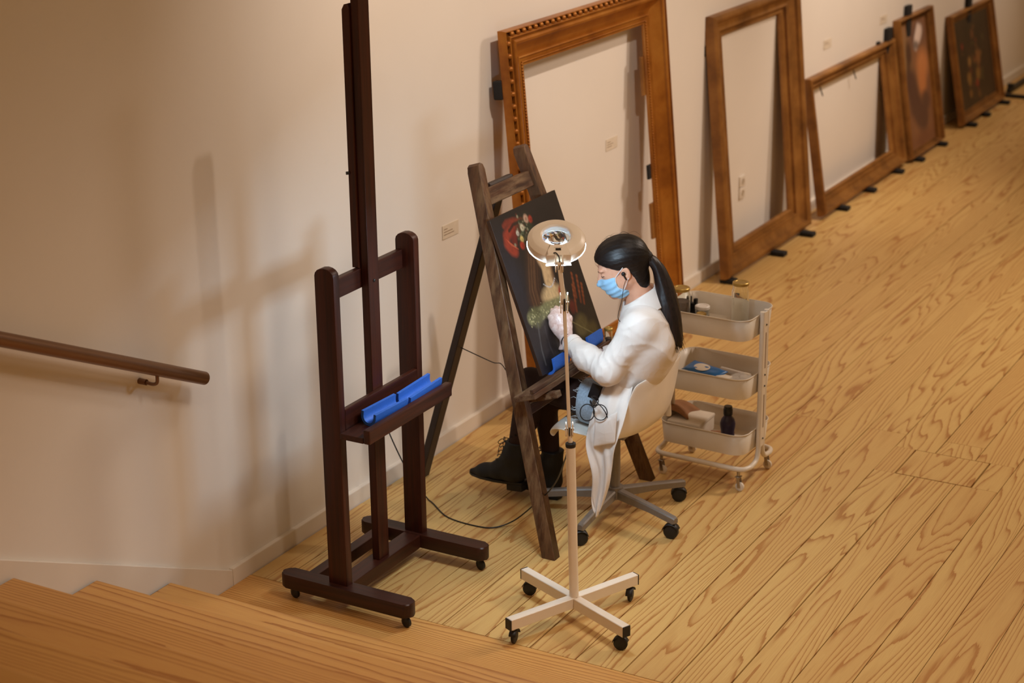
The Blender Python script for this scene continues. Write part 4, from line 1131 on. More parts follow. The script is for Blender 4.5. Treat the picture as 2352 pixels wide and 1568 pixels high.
jar(1.035, 6.865, Z1, 0.040, 0.15, 'gold-lidded jar with dark contents at trolley end behind ponytail', M['brass'], 0.62, M['darkfill'], 'jars on the top tray')
jar(1.27, 6.958, Z1, 0.038, 0.182, 'tall empty gold-lidded glass jar at the far end of top tray', M['brass'], None, None, 'jars on the top tray')
jar(1.105, 6.935, Z1, 0.031, 0.058, 'squat jar with a white lid on the top tray', M['whitelid'], 0.8, M['greyfill'], 'jars on the top tray', 0.95)
jar(1.135, 6.855, Z1, 0.021, 0.052, 'smallest gold-lidded jar on the top tray', M['brass'], 0.6, M['greyfill'], 'jars on the top tray', 0.9)
bc = thing('plastic_tool', (1.05, 6.955, Z1), 'black plastic tool standing behind the gold-lidded jar', 'tool')
MB().box((-0.016, -0.012, 0), (0.016, 0.012, 0.062), 0.005, 2).build('jaw', M['screen_off'], bc, 40)
MB().box((-0.024, -0.01, 0.05), (-0.006, 0.01, 0.088), 0.005, 2).build('handle', M['screen_off'], bc, 40)
MB().box((0.006, -0.01, 0.05), (0.022, 0.01, 0.082), 0.005, 2).build('handle', M['screen_off'], bc, 40)
ps = MB().box((-0.035, -0.025, 0.0), (0.035, 0.025, 0.0015)).build('paper_slip', M['kraft'])
ps.location = (1.2, 6.875, Z1); ps.rotation_euler = (0, 0, 0.3); tag(ps, 'small pinkish paper slip lying on the top tray', 'paper')
# middle tray
wp_ = thing('wipes_packet', (1.14, 6.90, Z2 + 0.026), 'blue and white soft packet on the middle tray', 'packet')
def pillow(lx, ly, h, nx=16, ny=10, seed=1):
    P = []
    for i in range(nx + 1):
        row = []
        for j in range(ny + 1):
            a = -1 + 2 * i / nx; b = -1 + 2 * j / ny
            z = h * (max(0, 1 - abs(a) ** 3.5) ** 0.6) * (max(0, 1 - abs(b) ** 3) ** 0.6) + 0.0015
            z += 0.0025 * math.sin(7 * a + seed) * math.cos(5 * b - seed) * (1 - abs(a) ** 4) * (1 - abs(b) ** 4)
            row.append((a * lx / 2, b * ly / 2, max(z, 0.001)))
        P.append(row)
    return P
mz = Matrix.Rotation(math.radians(-20), 4, 'Z') @ Matrix.Rotation(math.radians(14), 4, 'X') @ Matrix.Translation((0, 0, 0.014))
mb = MB().grid([[mz @ Vector(p) for p in r] for r in pillow(0.20, 0.085, 0.013)]); o = mb.build('packet_film', M['packblue'], wp_, 180); solidify(o, 0.001)
mb = MB(); 
P = []
for i in range(9):
    row = []
    for k in range(25):
        r_ = i / 8; a = 2 * PI * k / 24
        x_, y_ = -0.012 + 0.042 * r_ * math.cos(a), 0.027 * r_ * math.sin(a)
        aa, b_ = x_ / 0.095, y_ / 0.0425
        z_ = 0.013 * (max(0, 1 - abs(aa) ** 3.5) ** 0.6) * (max(0, 1 - abs(b_) ** 3) ** 0.6) + 0.0036
        row.append(mz @ Vector((x_, y_, z_)))
    P.append(row)
mb.grid(P).build('packet_panel', M['paper'], wp_, 180)
for (x, y, lx, ly, h, rz, lab, sd_) in ((1.115, 6.885, 0.22, 0.2, 0.036, 0.4, 'crumpled clear plastic bag under the blue packet', 1), (1.30, 6.9, 0.13, 0.17, 0.04, -0.3, 'clear plastic bag at the far end of the middle tray', 4)):
    o = MB().grid(pillow(lx, ly, h, 20, 14, sd_)).build('plastic_bag', M['film'], None, 180)
    o.location = (x, y, Z2); o.rotation_euler = (0, 0, rz); tag(o, lab, 'plastic bag', 'clear bags on the middle tray')
tb = thing('cotton_tube', (1.25, 6.965, Z2 + 0.012), 'white capped tube lying across the middle tray', 'tube')
MB().tube([(-0.07, 0.02, 0.014), (0.05, -0.005, 0.014)], 0.012, 14).build('tube_body', M['whitelid'], tb, 40)
MB().tube([(0.05, -0.005, 0.014), (0.075, -0.0102, 0.014)], 0.013, 14).build('tube_cap', M['paper'], tb, 40)
cdx = MB().box((-0.03, -0.022, 0), (0.03, 0.022, 0.045), 0.002, 1).build('card_box', M['paper']); cdx.location = (1.245, 6.86, Z2); cdx.rotation_euler = (0, 0, -0.2)
tag(cdx, 'little white card box beside the packet on the middle tray', 'box')
# bottom tray
bx1 = thing('white_box', (1.085, 6.885, Z3), 'white card box with open lid in the bottom tray', 'box')
MB().box((-0.075, -0.085, 0), (0.075, 0.085, 0.07), 0.006, 2).build('box_body', M['paper'], bx1, 40)
MB().box((-0.078, -0.088, 0.058), (0.078, 0.088, 0.076), 0.008, 2).build('box_lid', M['paper'], bx1, 40)
kp = []
for i in range(11):
    row = []
    for j in range(9):
        a = i / 10; b = j / 8
        row.append((-0.09 + 0.13 * a, -0.07 + 0.14 * b, 0.08 + 0.022 * math.sin(3.1 * a + 0.5) + 0.012 * math.sin(5 * b + 2 * a) + 0.02 * (1 - a) * b))
    kp.append(row)
o = MB().grid(kp).build('kraft_paper', M['kraft'], None, 180); solidify(o, 0.0008); o.location = (1.05, 6.90, Z3); tag(o, 'crumpled brown paper on top of the white box', 'paper')
o = MB().box((-0.06, -0.05, 0.0), (0.06, 0.05, 0.004), 0.001, 1).build('brown_card', M['kraft']); o.location = (1.215, 6.905, Z3); o.rotation_euler = (0, 0, 0.3); tag(o, 'flat brown card between box and bottle in the bottom tray', 'card')
bt = thing('drink_bottle', (1.275, 6.845, Z3 + 0.0045), 'dark purple drinking bottle in the bottom tray', 'bottle')
MB().lathe([(0.026, 0), (0.031, 0.004), (0.0315, 0.02), (0.029, 0.05), (0.033, 0.075), (0.0335, 0.09), (0.028, 0.108), (0.0185, 0.12), (0.0175, 0.126), (0, 0.126)], 28).build('bottle_body', M['purple'], bt, 50)
MB().lathe([(0.019, 0.1262), (0.0205, 0.13), (0.0205, 0.152), (0.018, 0.158), (0.019, 0.16), (0.017, 0.166), (0, 0.166)], 24).build('bottle_cap', M['screen_off'], bt, 40)
# jar on the easel tray
jar(0.885, 6.47, 0.672, 0.017, 0.062, 'tiny labelled glass jar with gold lid on the easel tray', M['brass'], 0.35, M['darkfill'], None, 0.92, 0.012)

# ================================================================ THE CONSERVATOR (seated person)
PB = Vector((0.72, 6.26, 0))
pp = thing('person', PB, 'seated person in white lab coat, face mask and gloves working on the portrait', 'person')
HS = 0.955
HCN = np.array([1.106, 6.147, 1.120]); _yaw, _p = 0.491, 0.33
_h = np.array([-math.cos(_yaw), -math.sin(_yaw), 0]); _z = np.array([0, 0, 1.0])
FD = _h * math.cos(_p) - _z * math.sin(_p); UD = _h * math.sin(_p) + _z * math.cos(_p); LD = np.cross(UD, FD)
RH = np.stack([FD, LD, UD], 1).astype(np.float32)
def hw_(x, y, z): return Vector(HCN + (FD * x + LD * y + UD * z) * HS)
SL, EL, WL = (1.214, 6.064, 0.905), (1.108, 6.012, 0.733), (0.878, 6.118, 0.786)
SR, ER, WR = (1.14, 6.335, 0.905), (1.03, 6.43, 0.70), (0.92, 6.37, 0.645)
LK, LA, RK, RA = (0.66, 6.2, 0.545), (0.588, 6.2, 0.225), (0.67, 6.3, 0.46), (0.705, 6.3, 0.16)
def head_local(Q):
    cran = ell(Q, (-0.012, 0, 0.035), (0.096, 0.074, 0.088))
    face = ell(Q, (0.035, 0, -0.03), (0.062, 0.062, 0.088))
    d = smin(cran, face, 0.03)
    S = Q.copy(); S[..., 1] = np.abs(S[..., 1])
    d = smin(d, rc(S, (-0.005, 0.048, -0.05), (0.068, 0.0, -0.1), 0.02, 0.022), 0.03)
    d = smin(d, ell(S, (0.083, 0.03, 0.024), (0.016, 0.03, 0.010)), 0.015)
    d = smax(d, -ell(S, (0.102, 0.034, 0.001), (0.018, 0.02, 0.014)), 0.012)
    d = smin(d, ell(S, (0.079, 0.031, 0.0), (0.0135, 0.0145, 0.012)), 0.005)
    d = smin(d, rc(Q, (0.092, 0, 0.008), (0.112, 0, -0.036), 0.008, 0.011), 0.012)
    ear = ell(S, (-0.008, 0.077, -0.01), (0.019, 0.008, 0.031))
    ear = smax(ear, -ell(S, (-0.002, 0.086, -0.008), (0.010, 0.007, 0.015)), 0.004)
    d = smin(d, ear, 0.006)
    return d
def body_sdf(P):
    Q = ((P - HCN.astype(np.float32)) @ RH) / HS
    d = head_local(Q) * HS
    d = smin(d, rc(P, HCN - FD * 0.035 - UD * 0.045, (1.168, 6.19, 0.97), 0.048, 0.052), 0.025)
    # torso and arms (under the coat)
    t = chain(P, [(1.168, 6.19, 0.97), (1.185, 6.19, 0.86), (1.16, 6.22, 0.7), (1.10, 6.25, 0.53)], [0.05, 0.095, 0.09, 0.11], 0.06)
    d = smin(d, t, 0.03)
    for S_, E_, W_ in ((SL, EL, WL), (SR, ER, WR)):
        d = smin(d, chain(P, [S_, E_, W_], [0.042, 0.036, 0.025], 0.02), 0.03)
    d = smin(d, chain(P, [(1.08, 6.16, 0.52), LK, LA, (0.585, 6.2, 0.14)], [0.082, 0.056, 0.036, 0.034], 0.03), 0.03)
    d = smin(d, chain(P, [(1.08, 6.33, 0.50), RK, RA, (0.708, 6.3, 0.08)], [0.082, 0.055, 0.036, 0.034], 0.03), 0.012)
    calf = ell(P, (0.655, 6.2, 0.42), (0.048, 0.047, 0.1))
    d = smin(d, calf, 0.03)
    return d
me = sdf_mesh('body', body_sdf, (0.48, 5.92, 0.04), (1.36, 6.52, 1.27), 0.0085, PB,
              [(0.98, 1.23, 0.0034), (6.04, 6.26, 0.0034), (0.985, 1.235, 0.0034)])
body = link('body', me, M['skin'], pp); me.materials.append(M['tights'])
co_ = np.empty(len(me.vertices) * 3, np.float32); me.vertices.foreach_get('co', co_); co_ = co_.reshape(-1, 3)
lv = np.empty(len(me.loops), np.int32); me.loops.foreach_get('vertex_index', lv)
zf = co_[lv.reshape(-1, 4)[:, 0], 2]
me.polygons.foreach_set('material_index', (zf < 0.63).astype(np.int32))
relax(body, 2, 0.5)
# lashes and brow, laid on the face surface
def on_face(x, y, z, off=0.0008):
    q = np.array([[x, y, z]], np.float32)
    for _ in range(12):
        d = head_local(q)[0]
        g = np.array([head_local(q + np.eye(3, dtype=np.float32)[k] * 0.0008)[0] - head_local(q - np.eye(3, dtype=np.float32)[k] * 0.0008)[0] for k in range(3)])
        q = q - (0.8 * (d - off) * g / (np.linalg.norm(g) + 1e-9)).astype(np.float32)
    return hw_(*[float(v) for v in q[0]])
for sy in (1, -1):
    MB(PB).tube(smooth_path([on_face(0.097, sy * 0.022, -0.003), on_face(0.096, sy * 0.029, -0.006), on_face(0.09, sy * 0.038, -0.0065), on_face(0.082, sy * 0.046, -0.002), hw_(0.082, sy * 0.051, -0.003)], 3), [0.0005, 0.0008, 0.001, 0.0011, 0.0012, 0.0012, 0.0012, 0.0011, 0.001, 0.0009, 0.0007, 0.0005, 0.0004], 6).build('eyelashes', M['lash'], body)
    MB(PB).tube(smooth_path([on_face(0.098, sy * 0.024, 0.020, 0.0002), on_face(0.095, sy * 0.033, 0.0235, 0.0002), on_face(0.09, sy * 0.042, 0.024), on_face(0.08, sy * 0.053, 0.017)], 3), [0.0004, 0.0008, 0.0011, 0.0012, 0.0012, 0.0011, 0.001, 0.0008, 0.0006, 0.0004], 6).build('eyebrow', M['lash'], body)
# hair
def hair_sdf(P):
    Q = ((P - HCN.astype(np.float32)) @ RH) / HS
    o = smin(ell(Q, (-0.008, 0, 0.042), (0.112, 0.087, 0.091)), ell(Q, (-0.046, 0, -0.03), (0.052, 0.06, 0.105)), 0.03)
    o = smin(o, rc(Q, (-0.07, 0, 0.015), (-0.112, 0, 0.002), 0.045, 0.018), 0.035)
    x = Q[..., 0]
    zh = np.where(x > 0.02, 0.010 + (x - 0.02) * 0.58, np.where(x > -0.018, 0.010 + 0 * x, 0.010 + (x + 0.018) * 4.2))
    zh = np.maximum(zh, -0.16)
    g = (zh - Q[..., 2]) * np.where(x < -0.018, 0.35, 0.9)
    d = smax(o, g, 0.010)
    ang = np.arctan2(Q[..., 1], Q[..., 2] - 0.0)
    d = d + 0.0005 * np.sin(ang * 38 + 3 * x / 0.1) + 0.0004 * np.sin(ang * 17)
    return d
me = sdf_mesh('hair', hair_sdf, (0.97, 6.0, 0.96), (1.28, 6.33, 1.28), 0.0036, PB)
hair = link('hair', me, M['hair'], pp); relax(hair, 1, 0.4)
tie = hw_(-0.113, 0, 0.0)
MB(PB).tube([tie + Vector((0.019 * math.cos(a) * LD[0] + 0.018 * math.sin(a) * UD[0], 0.019 * math.cos(a) * LD[1] + 0.018 * math.sin(a) * UD[1], 0.019 * math.cos(a) * LD[2] + 0.018 * math.sin(a) * UD[2])) for a in [2 * PI * k / 16 for k in range(16)]], 0.0088, 8, closed=True).build('hair_tie', M['screen_off'], hair, 60)
tail = [tuple(tie), (1.229, 6.205, 1.115), (1.252, 6.21, 1.05), (1.275, 6.205, 0.97), (1.297, 6.2, 0.90), (1.318, 6.195, 0.838)]
tr_ = [0.016, 0.020, 0.030, 0.037, 0.034, 0.020]
_tp = [Vector(v) for v in tail]; TAILP = [tuple(v) for v in smooth_path(_tp, 4)]
TAILR = [v.x for v in smooth_path([Vector((r, 0, 0)) for r in tr_], 4)]
def tail_sdf(P):
    Y = P.copy(); Y[..., 1] = 6.195 + (P[..., 1] - 6.195) * 0.8
    d = chain(Y, TAILP, TAILR, 0.01)
    d = smin(d, rc(Y, (1.302, 6.2, 0.88), (1.335, 6.2, 0.812), 0.02, 0.008), 0.02)
    s = P[..., 1] * 240 + (P[..., 0] - 0.28 * (1.1 - P[..., 2])) * 160
    return d + 0.0006 * np.sin(s)
me = sdf_mesh('ponytail', tail_sdf, (1.15, 6.1, 0.78), (1.4, 6.3, 1.17), 0.0042, PB)
pt_ = link('ponytail', me, M['ponytail'], hair); relax(pt_, 1, 0.3)
rs = random.Random(3)
mb = MB(PB)
for k in range(150):                                 # loose ends and flyaways
    t0 = rs.uniform(0, 1)
    a = Vector((1.312 + rs.gauss(0, 0.007), 6.195 + rs.gauss(0, 0.012), 0.868 + rs.uniform(-0.015, 0.025)))
    b = a + Vector((0.018 + rs.gauss(0, 0.006), rs.gauss(0, 0.005), -0.062 + rs.uniform(-0.012, 0.016)))
    m_ = a.lerp(b, 0.5) + Vector((rs.gauss(0, 0.003), rs.gauss(0, 0.003), 0))
    mb.tube([a, m_, b], [0.0012, 0.0010, 0.0003], 5)
for k in range(16):
    th = rs.uniform(-0.5, 2.2); ph = rs.uniform(-0.7, 0.9)
    q0 = hw_(-0.013 + 0.108 * math.cos(th), 0.06 * math.sin(ph), 0.042 + 0.088 * math.sin(th))
    q1 = hw_(-0.013 + 0.116 * math.cos(th + 0.2), 0.064 * math.sin(ph), 0.044 + 0.097 * math.sin(th + 0.2))
    q2 = hw_(-0.013 + 0.113 * math.cos(th + 0.42), 0.066 * math.sin(ph), 0.042 + 0.092 * math.sin(th + 0.42))
    mb.tube(smooth_path([q0, q1, q2], 4), 0.00032, 4)
st_ = mb.build('loose_strands', M['ponytail'], hair, 180); st_['kind'] = 'stuff'

# face mask
def mask_sdf(P):
    Q = ((P - HCN.astype(np.float32)) @ RH) / HS
    d = smin(ell(Q, (0.036, 0, -0.046), (0.071, 0.0715, 0.080)), rc(Q, (0.098, 0, -0.012), (0.108, 0, -0.04), 0.011, 0.0165), 0.02)
    x, z = Q[..., 0], Q[..., 2]
    d = d + 0.0018 * np.sin((z + 0.3 * x) * 250)          # pleats
    edge = np.where(z > -0.062, 0.036 + 0.006 * np.cos((z + 0.03) / 0.03), 0.040 - (-0.062 - z) * 1.25)
    d = smax(d, edge - x, 0.004)
    d = smax(d, z - (-0.019 - 0.12 * (x - 0.09)), 0.004)
    d = smax(d, -0.122 - z, 0.006)
    return d
me = sdf_mesh('face_mask', mask_sdf, (0.95, 6.0, 0.96), (1.2, 6.3, 1.16), 0.003, PB)
mk = link('face_mask', me, M['mask'], pp); relax(mk, 1, 0.4)
MB(PB).tube(smooth_path([hw_(0.040, 0.064, -0.018), hw_(0.02, 0.077, 0.0), hw_(-0.004, 0.084, 0.02)], 5), 0.0016, 6).build('ear_loop', M['strap'], mk)
MB(PB).tube(smooth_path([hw_(0.026, 0.062, -0.082), hw_(0.008, 0.076, -0.058), hw_(-0.012, 0.083, -0.03)], 5), 0.0016, 6).build('ear_loop', M['strap'], mk)
MB(PB).tube(smooth_path([hw_(0.040, 0.067, -0.018), hw_(0.043, 0.0695, -0.035), hw_(0.042, 0.069, -0.056), hw_(0.030, 0.066, -0.075)], 4), 0.0013, 6).build('mask_hem', M['strap'], mk)
# earphones
ep_ = thing('earphones', hw_(-0.002, 0.086, -0.012), 'black in-ear earphones with thin wire down to the coat pocket', 'earphones')
EOo = hw_(-0.002, 0.086, -0.012)
MB(EOo).lathe([(0, -0.006), (0.006, -0.006), (0.0082, 0), (0.0078, 0.006), (0.004, 0.01), (0, 0.01)], 14, axis_m(hw_(0.002, 0.084, -0.006), tuple(LD))).build('earbud', M['screen_off'], ep_, 50)
MB(EOo).tube([hw_(0.002, 0.09, -0.01), hw_(-0.002, 0.091, -0.032)], 0.003, 8).build('earbud_stem', M['screen_off'], ep_)
wpts = [hw_(-0.002, 0.091, -0.03), (1.157, 6.055, 1.07), (1.151, 6.05, 1.015), (1.135, 6.058, 0.965), (1.126, 6.07, 0.933), (1.14, 6.075, 0.91)]
MB(EOo).tube(smooth_path(wpts, 6), 0.0013, 6).build('earphone_wire', M['wire'], ep_, 60)

# ---- coat
def coat_sdf(P):
    Y = P.copy()
    t = None
    pts = [(1.075, 6.245, 0.50), (1.105, 6.235, 0.62), (1.165, 6.22, 0.74), (1.196, 6.205, 0.83), (1.196, 6.195, 0.905)]
    rr = [0.112, 0.108, 0.106, 0.106, 0.078]
    for dy in (-0.05, 0.05):
        q = [(p[0] - dy * 0.22, p[1] + dy, p[2]) for p in pts]
        e = chain(P, q, rr, 0.05); t = e if t is None else smin(t, e, 0.05)
    t = smin(t, rc(P, SL, SR, 0.062, 0.062), 0.05)
    t = smin(t, rc(P, (1.18, 6.19, 0.90), (1.168, 6.188, 0.962), 0.078, 0.062), 0.05)
    wr = value_noise(P, 8.0, 5) * 0.010
    nz0 = value_noise(P, 6.0, 2)
    fold = -0.006 * (1 - np.abs(np.sin(P[..., 2] * 17 - P[..., 0] * 16 + P[..., 1] * 9 + nz0 * 5))) ** 3
    t = t + wr + fold
    # sleeves
    for S_, E_, W_, sd in ((SL, EL, WL, 1), (SR, ER, WR, 2)):
        S_, E_, W_ = (np.array(v, np.float32) for v in (S_, E_, W_))
        cuff = W_ + (E_ - W_) * 0.06
        mid = E_ + (W_ - E_) * 0.5 + np.array([0, 0, -0.010], np.float32)
        a = chain(P, [S_, E_ + np.array([0.004, 0, 0.0], np.float32), mid, cuff], [0.058, 0.056, 0.050, 0.038], 0.035)
        u1 = (E_ - S_) / np.linalg.norm(E_ - S_); u2 = (W_ - E_) / np.linalg.norm(W_ - E_)
        s1 = (P - E_) @ u1; s2 = (P - E_) @ u2
        nz = value_noise(P, 16.0, 20 + sd)
        near = np.exp(-((P - E_) ** 2).sum(-1) / 0.012)
        near = np.exp(-((P - (E_ + W_ * 0.0)) ** 2).sum(-1) / 0.022)
        cr = (1 - np.abs(np.sin(s2 * 62 + s1 * 34 + nz * 5))) ** 1.6
        cr2 = (1 - np.abs(np.sin(s2 * 24 - s1 * 30 + nz * 5))) ** 2.5
        a = a - 0.0045 * near * cr - 0.004 * cr2 * (1 - near) + nz * 0.002 + 0.003
        a = a + 0.0035 * np.exp(-((P - S_) @ u1 - 0.01) ** 2 / (2 * 0.006 ** 2))
        a = smax(a, s2 - (np.linalg.norm(W_ - E_) * 0.88), 0.005)
        t = smin(t, a, 0.035)
    t = smax(t, 0.452 - P[..., 2] + 0.0 * P[..., 0], 0.02)
    t = smax(t, -rc(P, (1.166, 6.19, 0.94), (1.135, 6.165, 1.08), 0.056, 0.056), 0.006)     # neck opening
    # lap opening: coat parts over the thighs
    t = smax(t, -(np.maximum(P[..., 0] - 1.02, P[..., 2] - 0.64) + 0.0), 0.03)
    return t
me = sdf_mesh('lab_coat', coat_sdf, (0.84, 5.92, 0.43), (1.36, 6.52, 1.06), 0.0052, PB)
coat = link('lab_coat', me, M['cotton'], pp); relax(coat, 2, 0.5)
# sleeve hems
for S_, E_, W_ in ((SL, EL, WL), (SR, ER, WR)):
    E_, W_ = Vector(E_), Vector(W_); d = (W_ - E_).normalized(); c = E_ + d * ((W_ - E_).length * 0.855)
    m = axis_m(c, d)
    MB(PB).lathe([(0.036, -0.012), (0.041, -0.012), (0.0425, 0.0), (0.042, 0.013), (0.036, 0.013), (0.033, 0.0)], 24, m, close=False).build('cuff', M['cotton'], coat, 60)
# collar: a turned-down band round the neck, open at the front
cc = Vector((1.166, 6.190, 0.985)); cup = Vector((-0.22, -0.12, 0.968)).normalized(); cfr = Vector((-0.9, -0.42, 0)); cfr = (cfr - cup * cfr.dot(cup)).normalized(); csd = cup.cross(cfr)
P = []
for k in range(41):
    a = math.radians(28 + 304 * k / 40); dr = cfr * math.cos(a) + csd * math.sin(a)
    fr_ = (0.5 + 0.5 * math.cos(a)) ** 2
    row = []
    for r_, z_ in ((0.060, -0.03), (0.059, 0.01), (0.061, 0.034), (0.066, 0.041), (0.074, 0.036), (0.090, 0.004), (0.106, -0.034)):
        row.append(cc + dr * (r_ + 0.012 * fr_) + cup * (z_ - 0.045 * fr_ * (1 + 4 * max(0, r_ - 0.06))))
    P.append(row)
cl = MB(PB).grid(P).build('collar', M['cotton'], coat, 180); solidify(cl, 0.003); subsurf(cl, 1)
# hanging coat panel on the near side of the seat
rows = [(0.69, 1.10, 1.19, 6.095), (0.63, 1.08, 1.198, 6.035), (0.585, 1.064, 1.2, 6.002), (0.54, 1.053, 1.196, 5.990), (0.49, 1.043, 1.186, 5.982), (0.44, 1.038, 1.170, 5.978), (0.40, 1.045, 1.163, 5.976), (0.35, 1.064, 1.156, 5.976), (0.30, 1.074, 1.147, 5.977), (0.25, 1.07, 1.136, 5.977), (0.20, 1.062, 1.121, 5.977), (0.16, 1.067, 1.106, 5.977), (0.132, 1.082, 1.092, 5.977)]
P = []
NJ = 16
for i, (z, xa, xb, y) in enumerate(rows):
    row = []
    for j in range(NJ + 1):
        q = j / NJ; x = xa + (xb - xa) * q
        am = 0.016 * min(1, max(0, (0.66 - z) / 0.2))
        yy = y - am * (0.5 + 0.5 * math.sin(q * 7.5 + (0.6 - z) * 5.0)) - 0.006 * math.sin(q * 17 + z * 22)
        row.append((x, yy, z + 0.01 * math.sin(q * 6)))
    P.append(row)
cp_ = MB(PB).grid(P).build('coat_panel', M['cotton'], coat, 180); subsurf(cp_, 2); solidify(cp_, 0.003)
P = []
for i in range(9):
    row = []
    for j in range(9):
        q = j / 8; v = i / 8
        zt_ = 0.533 + 0.062 * q; zb_ = 0.425 + 0.035 * q
        z = zt_ + (zb_ - zt_) * v; x = 1.085 + 0.098 * q - 0.008 * v
        row.append((x, 5.955 - 0.008 * math.sin(PI * q) * math.sin(PI * (0.15 + 0.85 * v)) + (0.004 if i in (0,) else 0), z))
    P.append(row)
pk = MB(PB).grid(P).build('coat_pocket', M['cotton'], coat, 180); solidify(pk, 0.004); subsurf(pk, 1)
# back/right-hand coat skirt falling on the far side of the seat
P = []
for i in range(9):
    z = 0.56 - 0.022 * i; row = []
    for j in range(9):
        q = j / 8; row.append((1.09 + 0.08 * q, 6.44 + 0.05 * min(1, i / 4) + 0.008 * math.sin(q * 9 + i * 0.5), z))
    P.append(row)
o = MB(PB).grid(P).build('coat_panel', M['cotton'], coat, 180); solidify(o, 0.003); subsurf(o, 1)

# ---- denim shorts with frayed hems
def shorts_sdf(P):
    a = rc(P, (1.09, 6.15, 0.52), (0.93, 6.168, 0.528), 0.098, 0.090)
    b = rc(P, (1.09, 6.33, 0.51), (0.93, 6.326, 0.49), 0.098, 0.086)
    c = smin(a, b, 0.03)
    c = smin(c, rc(P, (1.12, 6.18, 0.54), (1.12, 6.31, 0.54), 0.11, 0.11), 0.05)
    c = c + 0.006 * value_noise(P, 22.0, 3)
    c = smax(c, 0.93 + 0.015 * value_noise(P, 40.0, 4) - P[..., 0], 0.006)
    return smax(c, 0.444 - P[..., 2], 0.01)
me = sdf_mesh('denim_shorts', shorts_sdf, (0.88, 6.02, 0.42), (1.26, 6.46, 0.68), 0.007, PB)
shr = link('denim_shorts', me, M['denim'], pp); relax(shr, 1, 0.4)
mb = MB(PB)
for k in range(90):
    leg = k % 2; c_ = (6.168, 0.528, 0.092) if leg == 0 else (6.326, 0.49, 0.088)
    a = rs.uniform(0, 2 * PI); p = Vector((0.936, c_[0] + c_[2] * math.cos(a), max(0.45, c_[1] + c_[2] * math.sin(a))))
    q = p + Vector((-rs.uniform(0.008, 0.03), rs.gauss(0, 0.006), rs.gauss(-0.003, 0.006)))
    mb.tube([p, p.lerp(q, 0.5) + Vector((0, rs.gauss(0, 0.003), rs.gauss(0, 0.003))), q], [0.0014, 0.0012, 0.0006], 4)
fr = mb.build('frayed_hem', M['thread'], shr, 180); fr['kind'] = 'stuff'

# ---- boots
def boot_sdf(P):
    d = chain(P, [(0.040, 0, 0.052), (0.12, 0, 0.050), (0.19, 0, 0.036), (0.252, 0, 0.026)], [0.036, 0.037, 0.031, 0.013], 0.03)
    sh = chain(P, [(0.045, 0, 0.06), (0.040, 0, 0.13), (0.032, 0, 0.205)], [0.042, 0.043, 0.047], 0.03)
    d = smin(d, sh, 0.045)
    d = smin(d, rc(P, (0.11, 0, 0.072), (0.062, 0, 0.13), 0.02, 0.03), 0.04)
    d = smax(d, 0.018 - P[..., 2], 0.004)
    d = smax(d, P[..., 2] - 0.2, 0.004)
    return d + 0.0015 * value_noise(P, 45.0, 8)
boot_me = sdf_mesh('boot_upper', boot_sdf, (-0.03, -0.07, 0.0), (0.30, 0.07, 0.22), 0.0048)
boot_me.materials.append(M['leather'])
def make_boot(mat4, label):
    r = bpy.data.objects.new('boot', None)
    COL.objects.link(r); r.empty_display_size = 0.05
    r.parent = pp; r.matrix_world = mat4
    r.matrix_local = Matrix.Translation(-PB) @ mat4
    r['label'] = label
    up_ = link('boot_upper', boot_me, None, r)
    outl = [(0.0, 0.028), (-0.006, 0.0), (0.0, -0.028), (0.06, -0.036), (0.13, -0.039), (0.2, -0.033), (0.25, -0.016), (0.268, 0.0), (0.25, 0.016), (0.2, 0.033), (0.13, 0.039), (0.06, 0.036)]
    MB().prism(outl, 0.010, 0.021, None, 0.002, 1).build('sole', M['sole'], r, 40)
    MB().prism([(0.0, 0.03), (-0.007, 0.0), (0.0, -0.03), (0.068, -0.035), (0.068, 0.035)], -0.018, 0.010, None, 0.002, 1).build('heel', M['sole'], r, 40)
    mb = MB()
    for k in range(6):
        t = k / 5; x = 0.118 - 0.040 * t - 0.0 * t; z = 0.098 + 0.1 * t; x = 0.122 - 0.042 * t + 0.006
        mb.tube(smooth_path([(x - 0.012, -0.03, z - 0.008), (x + 0.001, -0.012, z + 0.002), (x + 0.003, 0.0, z + 0.004), (x + 0.001, 0.012, z + 0.008), (x - 0.012, 0.03, z + 0.012)], 3), 0.0019, 6)
    for s in (-1, 1):
        mb.tube(smooth_path([(0.085, 0, 0.19), (0.094, 0.012 * s, 0.203), (0.106, 0.024 * s, 0.192), (0.102, 0.018 * s, 0.182), (0.087, 0, 0.188)], 5), 0.0016, 6)
        mb.tube(smooth_path([(0.087, 0, 0.189), (0.102, 0.014 * s, 0.178), (0.108, 0.02 * s, 0.155), (0.11, 0.022 * s, 0.135)], 5), 0.0016, 6)
    mb.build('laces', M['wire'], r, 60)
    return r
make_boot(Matrix.Translation((0.628, 6.2, 0.072)) @ Matrix.Rotation(PI + 0.02, 4, 'Z') @ Matrix.Rotation(math.radians(1.5), 4, 'Y'), 'black lace-up ankle boot of the raised foot')
make_boot(Matrix.Translation((0.745, 6.3, 0.0185)) @ Matrix.Rotation(PI + 0.06, 4, 'Z'), 'black lace-up ankle boot resting on the floor')

